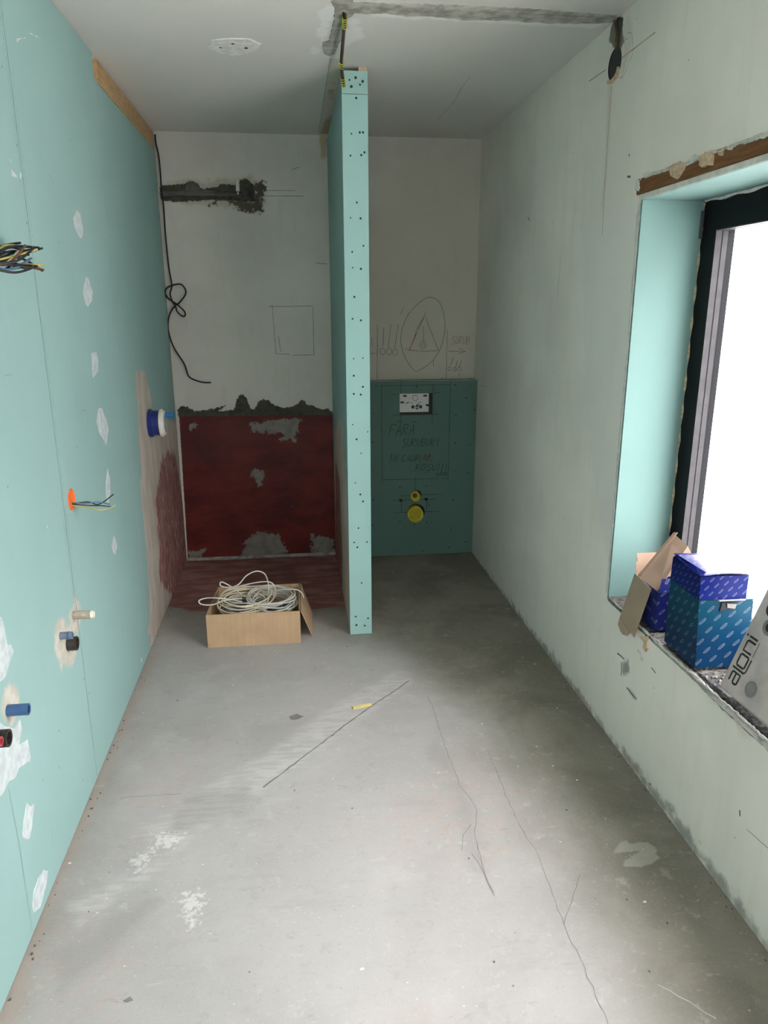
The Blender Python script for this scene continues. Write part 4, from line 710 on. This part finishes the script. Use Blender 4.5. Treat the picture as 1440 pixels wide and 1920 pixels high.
obj('cavity_shade_sheet', bx(0.37, 1.165, YP + 0.070, YP + 0.080, 0.05, 0.6), 'black', tp)  # added black sheet, stands in for the shade behind the pipe holes
for (c, r, d) in ((c2, 0.0535, 0.030), (c1, 0.0325, 0.026)):
    q = obj('waste_pipe' if r > .05 else 'flush_pipe', lathe([(0.001, -0.012), (r * .86, -0.012), (r * .88, d - 0.004), (r * .93, d), (r, d - 0.003), (r, -0.08), (0.001, -0.08)], PLANE['P'](c[0], c[1]), (0, -1, 0), 36), 'yellow', tp, True)
    q['label'] = 'large yellow drain pipe end' if r > .05 else 'small yellow flush pipe end'
    obj('inner_plug', lathe([(0.0, -0.004), (r * .5 if r < .05 else r * .84, -0.004), (r * .5 if r < .05 else r * .84, -0.0115), (0.0, -0.0115)], PLANE['P'](c[0], c[1]), (0, -1, 0), 24), 'yellow_dark' if r > .05 else 'w_brown', q)
for p in [(0.6818,0.3906),(0.8536,0.3922)]:
    obj('fixing_bolt', lathe([(0.0, 0.03), (0.006, 0.03), (0.006, 0.0), (0.012, 0.0), (0.012, -0.01), (0, -0.01)], PLANE['P'](p[0], p[1]), (0, -1, 0), 14), 'w_brown', tp)

#-- cardboard box of cable on the floor
cb = thing('cardboard_box', (-0.235, 3.58, 0), 'open brown cardboard box full of cable on the shower floor', 'box')
bx0, bx1, by0, by1, bz = -0.466, -0.008, 3.392, 3.775, 0.172; T = 0.005
obj('bottom_panel', bx(bx0 + T, bx1 - T, by0 + T, by1 - T, 0.0, 0.005), 'card', cb)
bm = bmesh.new(); slab(bm, [(bx0, by0, 0), (bx1, by0, 0), (bx1, by0, bz), (bx0, by0, bz + .003)], T, Vector((0, -1, 0))); obj('front_panel', bm, 'card', cb)
bm = bmesh.new(); slab(bm, [(bx0 + .012, by1, 0), (bx1 + .002, by1, 0), (bx1 + .004, by1, bz), (bx0 + .022, by1, bz)], T, Vector((0, 1, 0))); obj('back_panel', bm, 'card', cb)
bm = bmesh.new(); slab(bm, [(bx0, by0 + T, 0), (bx0 + .012, by1 - T, 0), (bx0 + .022, by1 - T, bz), (bx0, by0 + T, bz)], T, Vector((-1, 0, 0))); obj('side_panel', bm, 'card_y', cb)
bm = bmesh.new(); slab(bm, [(bx1, by0 + T, 0), (bx1 + .002, by1 - T, 0), (bx1 + .004, by1 - T, bz), (bx1, by0 + T, bz)], T, Vector((1, 0, 0))); obj('side_panel', bm, 'card_y', cb)
bm = bmesh.new(); slab(bm, [(bx1 + .008, by0 + .01, bz - .002), (0.053, by0 + .07, 0.004), (0.060, by1 - .05, 0.012), (bx1 + .012, by1, bz - .002)], T); obj('flap', bm, 'card_y', cb)['label'] = 'right flap hanging down outside the box'
def coil(name, c, rx, ry, turns, mat, label, wob, r=0.0035, zr=0.028, tail=()):
    P = []; ph = rnd.uniform(0, 6)
    for i in range(int(turns * 14) + 1):
        a = ph + i * 2 * math.pi / 14; k = 1 + wob * noise.noise((i * 0.19, c[0] * 9, c[1] * 7))
        P.append((c[0] + rx * k * math.cos(a) + 0.012 * noise.noise((i * .1, 3, c[0])), c[1] + ry * k * math.sin(a), c[2] + zr * math.sin(a * 0.37 + ph) + 0.016 * noise.noise((i * .3, 1, c[1] * 5)) + 0.012 * math.sin(a)))
    P += list(tail); o = obj(name, tb(P, r, 6, sm=3), mat, ct, True); o['label'] = label; return o
ct = thing('cable_tangle', (-0.235, 3.58, 0.006), 'tangle of white and grey cable coils inside the cardboard box', 'cable')
obj('bottom_heap', tb([(-0.24 + 0.19 * math.cos(a) * (1 - .28 * abs(math.sin(i * .7))), 3.585 + 0.15 * math.sin(a) * (1 - .25 * abs(math.cos(i * .9))), 0.03 + 0.085 * (i / 260) + 0.012 * math.sin(i * 1.9)) for i in range(260) for a in (i * 0.52,)], 0.0046, 6, sm=3), 'cable_grey', ct, True)['label'] = 'grey cable heap at the bottom of the tangle'
coil('coil', (-0.15, 3.56, 0.172), 0.112, 0.102, 8, 'cable_white', 'white cable coil at the right side of the cardboard box', 0.34)
coil('coil', (-0.29, 3.55, 0.175), 0.125, 0.102, 6, 'cable_cream', 'cream cable coil with wide loops at the left of the box', 0.25)
coil('coil', (-0.22, 3.59, 0.160), 0.16, 0.105, 6, 'cable_white', 'pale cable wound loosely across the middle of the box', 0.3)
lp = tb([(-0.30, 3.62, .17), (-0.34, 3.58, .235), (-0.395, 3.55, .285), (-0.40, 3.53, .272), (-0.355, 3.52, .265), (-0.31, 3.52, .28), (-0.27, 3.53, .32), (-0.22, 3.55, .335), (-0.18, 3.57, .31), (-0.165, 3.58, .25), (-0.17, 3.60, .17)], 0.0034, 6, sm=6); obj('cable_loop', lp, 'cable_white', ct, True)['label'] = 'white cable loop standing tallest above the box'
lp = tb([(-0.30, 3.54, .175), (-0.38, 3.52, .205), (-0.46, 3.50, .222), (-0.505, 3.49, .215), (-0.495, 3.48, .198), (-0.44, 3.48, .192), (-0.38, 3.50, .205), (-0.30, 3.55, .19)], 0.0034, 6, sm=6); obj('cable_loop', lp, 'cable_white', ct, True)['label'] = 'white cable loop sticking out over the left rim of the box'
lp = tb([(-0.16, 3.62, .18), (-0.12, 3.60, .205), (-0.07, 3.58, .217), (-0.02, 3.57, .215), (0.005, 3.56, .20), (0.014, 3.55, .175)], 0.0034, 6, sm=6); obj('cable_loop', lp, 'cable_white', ct, True)['label'] = 'white cable arching over the right rim of the box'
lp = tb([(-0.34, 3.58, .24), (-0.27, 3.56, .262), (-0.20, 3.56, .272), (-0.15, 3.57, .262), (-0.13, 3.58, .22), (-0.135, 3.60, .17)], 0.0034, 6, sm=6); obj('cable_loop', lp, 'cable_white', ct, True)['label'] = 'flat white cable arch below the tallest loop'

#-- black cable hanging in the back left corner
pts = [(-0.7554,2.577),(-0.7324,2.531),(-0.7224,2.466),(-0.7201,2.371),(-0.7213,2.289),(-0.7169,2.199),(-0.7185,2.032),(-0.7137,1.861),(-0.704,1.758),(-0.7165,1.702),(-0.6927,1.642),(-0.6449,1.678),(-0.624,1.718),(-0.643,1.758),(-0.6836,1.76),(-0.7296,1.742),(-0.7468,1.71),(-0.7303,1.682),(-0.6996,1.658),(-0.6763,1.642),(-0.6421,1.605),(-0.6373,1.581),(-0.6566,1.577),(-0.6832,1.605),(-0.6958,1.634),(-0.7295,1.589),(-0.7454,1.524),(-0.7399,1.458),(-0.7167,1.384),(-0.6653,1.291),(-0.6454,1.219),(-0.6093,1.193),(-0.5554,1.177),(-0.5113,1.176)]
P3 = [(max(u, XL + 0.012) if v > 1.9 else u, 4.712 - (0.012 if 8 < i < 25 and i % 2 else 0), v) for i, (u, v) in enumerate(pts)]
tag(obj('hanging_cable', tb(P3, 0.0048, 8, sm=5), 'cable_black', None, True), 'black cable hanging knotted in the back left corner', 'cable')

#-- white clip on the chased slot
wc = thing('white_connector', ([(-0.2817,2.313)][0][0], YB - 0.01, 2.30), 'small white terminal block at the end of the back wall slot', 'connector')
a_, b_ = [(-0.2956,2.35),(-0.275,2.285)]
obj('body', bx(a_[0], b_[0], YB - 0.026, YB - 0.0045, b_[1], a_[1], bev=0.002), 'white_sheet', wc)
obj('screw_tip', lathe([(0, -.008), (.005, -.008), (.006, 0), (0, .004)], ((a_[0] + b_[0]) / 2, YB - 0.014, b_[1] - 0.007), (0, 0, 1), 10), 'white_sheet', wc)

#-- shower valve body in the left wall
V0 = Vector((XL, 3.875, 1.052))
va = thing('mixer_valve', tuple(V0), 'blue shower valve body with white protective cap in the left wall', 'valve')
obj('body', lathe([(0, -0.005), (0.068, -0.005), (0.072, 0.004), (0.072, 0.016), (0.064, 0.020), (0.064, 0.055), (0, 0.055)], V0, (1, 0, 0), 40), 'valve_blue', va, False)
obj('cap', lathe([(0, 0.0555), (0.068, 0.0555), (0.071, 0.060), (0.071, 0.068), (0.064, 0.070), (0.064, 0.078), (0.056, 0.081), (0, 0.081)], V0, (1, 0, 0), 40), 'valve_white', va)
obj('cap_disc', lathe([(0, 0.0815), (0.048, 0.0815), (0.050, 0.083), (0, 0.084)], V0, (1, 0, 0), 32), 'valve_grey', va)
obj('pin', tb([V0 + Vector((0.0845, 0.012, 0.038)), V0 + Vector((0.122, 0.012, 0.038))], 0.013, 16), 'pin_blue', va)

#-- wires and pipes through the left boards
def wires(name, base, tips, mats, label, r=0.0028, bend=0.3):
    t = thing(name, tuple(base), label, 'wires'); B = Vector(base)
    for i, (tip, m) in enumerate(zip(tips, mats)):
        tip = Vector(tip); o = Vector((0, rnd.uniform(-.006, .006), rnd.uniform(-.006, .006))); mid = B.lerp(tip, 0.5) + Vector((rnd.uniform(0, .02), 0, rnd.uniform(-bend, bend) * (tip - B).length))
        obj('wire', tb([B + o - Vector((0.01, 0, 0)), B + o + Vector((0.012, 0.004, 0)), mid, tip], r, 6, sm=5), m, t, True)
    return t
wb_base = (XL + 0.001, 1.955, 1.725)
tips = []
for k in range(24):
    a = rnd.uniform(0, 6.283); q = math.sqrt(rnd.random())
    tips.append((XL + 0.070 + 0.030 * rnd.uniform(-1, 1), 2.13 + 0.05 * rnd.uniform(-1, 1) + 0.02 * q * math.sin(a), 1.745 + 0.042 * q * math.cos(a)))
wires('wire_bundle', wb_base, tips, ['w_black', 'w_blue', 'w_black', 'w_yellow', 'w_black', 'w_black', 'w_brown', 'w_black', 'w_dark', 'w_blue', 'w_black', 'w_yellow', 'w_dark', 'w_black', 'w_white', 'w_black', 'w_dark', 'w_black', 'w_brown', 'w_yellow', 'w_black', 'w_dark', 'w_blue', 'w_black'], 'thick bunch of coloured wires sticking out of the left wall at the picture edge', 0.0032, 0.13)
ob = (XL, 2.455, 1.012)
jb = thing('junction_box', ob, 'orange round junction box with loose wires in the left board', 'junction box')
obj('cup', lathe([(0.0, 0.0008), (0.026, 0.0010), (0.030, 0.0035), (0.034, 0.0035), (0.0365, 0.0), (0.0, -0.002)], ob, (1, 0, 0), 32), 'orange', jb)
for m, P in (('w_black', [(.0, 0, -.016), (.05, .006, -.012), (.085, .01, -.022), (.13, .03, .006)]), ('w_yellow', [(.0, 0, -.02), (.045, .004, -.03), (.09, .006, -.042), (.135, .02, -.030)]), ('w_blue', [(.0, 0, -.012), (.05, .004, -.016), (.08, .008, -.014), (.118, .018, -.026)]), ('w_dark', [(.0, .004, -.018), (.055, .004, -.024), (.09, .012, -.028), (.122, .016, -.034)])):
    obj('wire', tb([Vector(ob) + Vector(p) for p in P], 0.0023, 6, sm=6), m, jb, True)
st = thing('wrapped_pipe_stub', (XL, 2.33, 0.652), 'pale twine-wrapped pipe stub above the small blue pipe', 'pipe')
obj('stub', tb([(XL - .004, 2.330, 0.651), (XL + .02, 2.330, 0.651), (XL + .056, 2.331, 0.650)], [0.0125, 0.0138, 0.0138], 18), 'hemp', st)
obj('end_cap', tb([(XL + .0565, 2.331, 0.650), (XL + .066, 2.331, 0.650)], [0.0134, 0.011], 18), 'bone', st)
def pipe(name, label, y, z, r, ln, mat, ring=False, sl=False):
    t = thing(name, (XL, y, z), label, 'pipe'); c = (XL, y, z)
    obj('tube', lathe([(r * .72, 0.004), (r * .72, ln), (r, ln), (r, -0.004), (r * .72, -0.004), (0.0001, 0.003), (0.0001, 0.004)], c, (1, 0, 0), 28), mat, t, False)
    if ring: obj('collar', lathe([(r * 1.01, ln * .62), (r * 1.10, ln * .64), (r * 1.10, ln * .72), (r * 1.01, ln * .74)], c, (1, 0, 0), 28), 'blue_pipe', t)
    return t
pipe('water_pipe', 'small blue-grey pipe end beside a black ring in the left wall', 2.187, 0.644, 0.0118, 0.037, 'blue_grey', True)
pipe('pipe_sleeve', 'black ribbed sleeve just behind the small blue-grey pipe', 2.246, 0.589, 0.0225, 0.029, 'dark_sleeve')
pipe('water_pipe', 'larger blue pipe stub low at the left picture edge', 1.747, 0.644, 0.0150, 0.051, 'blue_pipe')
pipe('pipe_sleeve', 'black sleeve at the left picture edge under the blue pipe', 1.662, 0.617, 0.0215, 0.030, 'dark_sleeve')
pipe('water_pipe', 'red pipe end beside the black sleeve at the left picture edge', 1.624, 0.632, 0.0115, 0.028, 'red_pipe')

#-- taped wire hanging from the ceiling slot
hw_ = thing('hanging_wire', (0.215, 2.86, H), 'dark wire with yellow tape hanging from the ceiling slot to the partition', 'wire')
Pw = [(0.213, 2.855, 2.602), (0.2175, 2.90, 2.588), (0.2215, 3.00, 2.580), (0.2270, 3.15, 2.574), (0.2330, 3.30, 2.566), (0.2420, 3.385, 2.545), (0.2510, 3.425, 2.513)]
obj('wire', tb(Pw, 0.0042, 8, sm=6), 'w_black', hw_, True); obj('wire', tb([(a + .006, b, c + .001) for a, b, c in Pw], 0.0035, 8, sm=6), 'w_brown', hw_, True)
Cw = catmull(Pw, 24)
for s0, s1, turns in ((18, 40, 5), (92, 104, 3), (121, 139, 4)):
    P = []; n = turns * 10
    for i in range(n + 1):
        q_ = s0 + (s1 - s0) * i / n; k = int(q_); q = Cw[min(k, len(Cw) - 1)].lerp(Cw[min(k + 1, len(Cw) - 1)], q_ - k); a = i * 0.6283; P.append(q + Vector((0.003 + 0.0078 * math.cos(a), 0, 0.0078 * math.sin(a))))
    obj('tape_wrap', tb(P, 0.0019, 5), 'tape', hw_, True)

#-- window sill: three blue cartons and the silver carton
def uvbox(name, c8, mat, parent, bev=0.0):
    bm = bmesh.new(); hexa(bm, c8); bmesh.ops.recalc_face_normals(bm, faces=bm.faces); uvl = bm.loops.layers.uv.new('UVMap')
    for f in bm.faces:
        n = f.normal
        for l in f.loops:
            p = l.vert.co; l[uvl].uv = (-p.y, p.z) if abs(n.x) > .7 else ((p.x, p.z) if abs(n.y) > .7 else (p.x, p.y))
    return obj(name, bm, mat, parent)
t1 = thing('teal_carton', (1.26, 1.99, 0.555), 'large teal printed carton on the window sill under the royal blue one', 'carton')
SZ0 = 0.5575; TT = 0.776
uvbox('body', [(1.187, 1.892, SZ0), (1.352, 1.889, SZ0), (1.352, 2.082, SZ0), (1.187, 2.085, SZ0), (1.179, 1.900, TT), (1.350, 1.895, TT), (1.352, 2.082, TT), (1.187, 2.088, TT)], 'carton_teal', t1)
bm = bmesh.new(); slab(bm, [(1.236, 1.888, TT + .004), (1.318, 1.886, TT + .004), (1.316, 1.900, TT + .001), (1.236, 1.900, TT + .001)], 0.003); obj('lid_tab', bm, 'silver_edge', t1)
bm = bmesh.new(); slab(bm, [(1.250, 1.8935, TT - .006), (1.292, 1.892, TT - .006), (1.286, 1.8915, TT - .030), (1.262, 1.8925, TT - .026), (1.244, 1.893, TT - .036)], 0.002, Vector((0, -1, 0))); obj('tab_slot', bm, 'black', t1)
bm = bmesh.new(); slab(bm, [(1.262, 1.888, TT - .008), (1.292, 1.886, TT - .010), (1.290, 1.889, TT - .026), (1.266, 1.890, TT - .022)], 0.0015, Vector((0, -1, 0))); obj('tuck_flap', bm, 'silver_edge', t1)
t2 = thing('royal_blue_carton', (1.25, 1.99, TT), 'royal blue printed carton with bulging lid standing on the teal one', 'carton')
UZ0, UZ1 = TT + 0.0015, TT + 0.075
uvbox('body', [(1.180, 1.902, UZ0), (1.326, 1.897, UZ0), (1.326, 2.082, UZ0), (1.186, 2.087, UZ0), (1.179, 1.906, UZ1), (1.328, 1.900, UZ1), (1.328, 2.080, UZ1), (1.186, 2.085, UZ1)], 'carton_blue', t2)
bm = bmesh.new(); uvl = bm.loops.layers.uv.new('UVMap'); n = 12; g = []
for i in range(n + 1):
    row = []
    for j in range(n + 1):
        a, b = i / n, j / n; x = 1.179 + (1.330 - 1.179) * a + 0.007 * b * (1 - a); y = 1.902 - 0.004 * a + (2.083 - 1.902) * b
        z = UZ1 + 0.004 + 0.010 * b * (1 - 0.6 * a) + 0.005 * math.sin(math.pi * a) * (1 - b) - 0.006 * math.sin(math.pi * b) * (1 - a) ** 3; row.append(bm.verts.new((x, y, z)))
    g.append(row)
for i in range(n):
    for j in range(n):
        f = bm.faces.new((g[i][j], g[i + 1][j], g[i + 1][j + 1], g[i][j + 1]))
        for l in f.loops: l[uvl].uv = (l.vert.co.x, l.vert.co.y)
lid = obj('lid', bm, 'carton_lid', t2, True); s = lid.modifiers.new('t', 'SOLIDIFY'); s.thickness = 0.002
bm = bmesh.new(); slab(bm, [(1.1785, 1.906, UZ1 - .001), (1.1855, 2.083, UZ1 - .001), (1.190, 2.070, UZ1 + .014), (1.196, 1.97, UZ1 + .012), (1.20, 1.915, UZ1 + .010)], 0.0015); obj('side_flap', bm, 'carton_blue', t2)
t3 = thing('navy_carton', (1.26, 2.25, 0.552), 'open navy carton with brown flaps behind the teal one at the window jamb', 'carton')
OZ0, OZ1 = 0.5565, 0.697; ox0, ox1, oy0, oy1 = 1.192, 1.340, 2.165, 2.335; th = 0.0025
def quad(name, q, mat, th=0.0025, lab=None):
    bm = bmesh.new(); slab(bm, q, th); uvl = bm.loops.layers.uv.new('UVMap')
    for f in bm.faces:
        for l in f.loops: l[uvl].uv = (l.vert.co.x + l.vert.co.y * .3, l.vert.co.z)
    o = obj(name, bm, mat, t3)
    if lab: o['label'] = lab
quad('front_panel', [(ox0, oy0, OZ0), (ox1, oy0, OZ0), (ox1, oy0, OZ1), (ox0, oy0, OZ1)], 'carton_navy')
quad('back_panel', [(ox1, oy1, OZ0), (ox0, oy1, OZ0), (ox0, oy1, OZ1), (ox1, oy1, OZ1)], 'carton_navy')
quad('side_panel', [(ox0, oy1, OZ0), (ox0, oy0 + .003, OZ0), (ox0, oy0 + .003, OZ1), (ox0, oy1, OZ1)], 'carton_navy')
quad('side_panel', [(ox1, oy0 + .003, OZ0), (ox1, oy1, OZ0), (ox1, oy1, OZ1), (ox1, oy0 + .003, OZ1)], 'carton_navy')
quad('bottom_panel', [(ox0, oy0, OZ0 + .002), (ox1, oy0, OZ0 + .002), (ox1, oy1, OZ0 + .002), (ox0, oy1, OZ0 + .002)], 'card_in', .0015)
quad('front_flap', [(ox0 + .004, oy0 + .002, OZ1 + .001), (ox1 - .004, oy0 + .002, OZ1 + .001), (ox1 - .012, oy0 + .022, OZ1 + .042), (ox0 + .022, oy0 + .022, OZ1 + .040)], 'carton_navy')
quad('outer_flap', [(ox0 - .003, oy1, OZ1 + .008), (1.152, oy1 + .01, 0.528), (1.150, oy0 + .055, 0.510), (ox0 - .003, oy0 + .045, OZ1 - .004)], 'card_out', lab='brown flap hanging over the sill edge')
quad('tuck_tab', [(1.153, oy1 + .008, 0.529), (1.151, oy0 + .085, 0.514), (1.146, oy0 + .095, 0.497), (1.142, oy0 + .12, 0.490), (1.142, oy1 - .03, 0.495), (1.145, oy1 + .0, 0.508)], 'card_out')
quad('back_flap', [(ox0 + .006, oy1 + .004, OZ1), (ox1 - .01, oy1 + .004, OZ1), (ox1 - .01, oy1 + .03, OZ1 + .072), (ox0 + .012, oy1 + .03, OZ1 + .072), (ox0 + .014, oy1 + .02, OZ1 + .045), (ox0 + .006, oy1 + .018, OZ1 + .04)], 'card_in')
quad('lid_flap', [(1.186, 2.300, 0.704), (1.205, 2.195, 0.690), (1.318, 2.230, 0.835), (1.303, 2.300, 0.858)], 'card_in', lab='brown lid flap rising to the window')
quad('lid_fold', [(1.186, 2.305, 0.708), (1.192, 2.290, 0.712), (1.309, 2.290, 0.866), (1.303, 2.305, 0.862)], 'card_in')
quad('lid_side', [(1.318, 2.232, 0.835), (1.235, 2.232, 0.725), (1.335, 2.232, 0.730), (1.352, 2.232, 0.780)], 'card_in')

#-- silver carton leaning on the window
t4 = thing('silver_carton', (1.20, 1.55, 0.556), 'silver grey carton marked aloni leaning against the window', 'carton')
A = Vector((1.196, 1.775, 0.5645)); ub = Vector((0.02, -0.99, 0)).normalized(); ue = Vector((0.345, 0.042, 0.94)); ue = (ue - ub * ue.dot(ub)).normalized(); un = ub.cross(ue).normalized()
if un.x > 0: un = -un
LW_, LH_ = 0.52, 0.42
def SV(u, v, h=0): return A + ub * u + ue * v + un * h
bm = bmesh.new(); slab(bm, [SV(0, 0), SV(LW_, 0), SV(LW_, LH_), SV(0, LH_)], 0.028, un); bmesh.ops.bevel(bm, geom=bm.edges[:], offset=0.001, segments=1, affect='EDGES'); lidb = obj('lid', bm, 'silver', t4)
bm = bmesh.new(); slab(bm, [SV(0.002, -0.0045, -.006), SV(LW_ - .002, -0.0045, -.006), SV(LW_ - .002, -0.0005, -.006), SV(.002, -0.0005, -.006)], 0.018, un); obj('bottom_tray', bm, 'silver', t4)
bm = bmesh.new()
def W(pts, w=0.0075): ribbon(bm, SV, pts, w, 0.0008)
# word 'aloni' set along the left edge, reading upwards; s runs up the edge, t to the right
bs, sc_ = 0.030, 1.0
def G(strokes, s0, w=0.0062):
    for st_ in strokes: W([(0.022 + (1 - y) * 0.034, s0 + x) for x, y in st_], w)
G([[(.002, 1), (.028, 1), (.031, .9), (.031, 0), (.004, 0), (.001, .12), (.001, .42), (.004, .52), (.031, .52)]], bs)
G([[(0, 1.25), (0, .0), (.0, -.2)]], bs + .042); G([[(0, -.2), (.006, -.34), (.045, -.34)]], bs + .042, .005)
G([[(.004, 1), (.032, 1), (.035, .88), (.035, .12), (.032, 0), (.004, 0), (0, .12), (0, .88), (.004, 1)]], bs + .052)
G([[(0, 0), (0, 1), (.028, 1), (.032, .88), (.032, 0)]], bs + .098); G([[(0, 0), (0, 1)], [(0, 1.18), (0, 1.38)]], bs + .142)
G([[(.0, -.3), (.045, -.3)]], bs + .095, .0015)
obj('printed_word', bm, 'ink', lidb, recalc=False)
def disc(name, c, r, mat, parent, h=0.0008, n=28):
    bm = bmesh.new(); bm.faces.new([bm.verts.new(SV(u, v, h)) for u, v in circ(c, r, n)]); return obj(name, bm, mat, parent, recalc=False)
disc('round_badge', (0.112, 0.050), 0.023, 'ink_grey', lidb); bm = bmesh.new()
for k in range(4): W([(0.098 + k * .0055, 0.036), (0.098 + k * .0055, 0.064)], 0.0012)
W([(0.1205, 0.031), (0.1205, 0.069)], 0.0015)
for v in bm.verts: v.co += un * 0.0012
obj('badge_lines', bm, 'silver_edge', lidb, recalc=False)
disc('round_print', (0.070, 0.222), 0.024, 'ink_grey', lidb); disc('round_print', (0.050, 0.268), 0.021, 'ink', lidb); disc('round_print', (0.072, 0.222), 0.014, 'ink', lidb, 0.0013)

#-- small debris on the floor
ch = thing('wood_chip', (0.238, 2.743, 0), 'small yellow wood chip lying in the middle of the floor', 'chip')
a_, b_ = [(0.2003,2.735),(0.2806,2.748)]; d = Vector((b_[0] - a_[0], b_[1] - a_[1], 0)); nn = Vector((-d.y, d.x, 0)).normalized() * 0.0085
bm = bmesh.new(); slab(bm, [Vector((a_[0], a_[1], .006)) - nn, Vector((b_[0], b_[1], .008)) - nn * .6, Vector((b_[0], b_[1], .008)) + nn * .8, Vector((a_[0], a_[1], .006)) + nn], 0.006, Vector((0, 0, 1))); obj('splinter', bm, 'chip', ch)
ch.location = ch.location
lines('floor_crack', 'F', [[(0.4701,2.937),(0.376,2.838),(0.2886,2.752),(0.1734,2.627),(0.0317,2.463),(-0.0818,2.332),(-0.1553,2.248)]], 'crack_soft', fl, 0.0065, 0.0006, 0.0015)
lines('floor_crack', 'F', [[(0.5322,2.787),(0.5356,2.642),(0.5284,2.424),(0.5318,2.162),(0.5552,2.1),(0.5577,2.035),(0.527,1.935),(0.5109,1.78),(0.5187,1.668)], [(0.6848,2.366),(0.68,2.182),(0.6778,2.099),(0.6788,1.941),(0.6965,1.794),(0.6805,1.546),(0.6818,1.407),(0.6804,1.257)], [(0.7884,1.713),(0.7467,1.645),(0.6805,1.546)], [(0.4945,1.837),(0.5162,1.751),(0.5213,1.68)], [(0.4694,1.861),(0.4893,1.923),(0.5236,1.969)], [(-0.6413,2.25),(-0.4357,2.25)], [(0.681,4.215),(0.675,3.466)]], 'crack_soft', fl, 0.0019, 0.0006, 0.0035)
lines('trowel_line', 'F', [[(0.4167,2.961),(0.282,2.834),(0.1261,2.68),(-0.0695,2.476)], [(0.8479,1.343),(0.8998,1.285),(0.9392,1.238)], [(-0.6306,1.711),(-0.5882,1.749)]], 'floor_light', fl, 0.0025, 0.0005, 0.003)
for poly in ([(-0.0667,2.705),(-0.0374,2.722),(-0.0048,2.697),(-0.0378,2.674),(-0.0594,2.677)], [(-0.4644,1.46),(-0.4476,1.47),(-0.4392,1.459),(-0.4527,1.454)], [(0.4868,1.385),(0.4924,1.384),(0.4888,1.379),(0.4852,1.38)], [(-0.1665,1.503),(-0.16,1.505),(-0.1605,1.499)]):
    patch('dark_stain', 'F', poly, 0.0008, 'stain', fl, 0.004, 0.006)
bm = bmesh.new()
for i in range(150):
    side = rnd.random()
    if side < 0.45: x, y = XR - rnd.uniform(.004, .03), rnd.uniform(1.2, 4.6)
    elif side < 0.75: x, y = XL + rnd.uniform(.004, .03), rnd.uniform(1.3, 4.6)
    else: x, y = rnd.uniform(XL + .1, XR - .1), rnd.uniform(1.0, 4.3)
    if abs(x - 0.30) < 0.08 and y > 3.4: continue
    if -0.5 < x < 0.08 and 3.35 < y < 3.82: continue
    r = rnd.uniform(.001, .0035); bmesh.ops.create_icosphere(bm, subdivisions=1, radius=r, matrix=Matrix.Translation((x, y, r * .6)) @ Matrix.Diagonal((1, 1.3, .8, 1)))
o = obj('floor_crumbs', bm, 'crack', fl); o['kind'] = 'stuff'
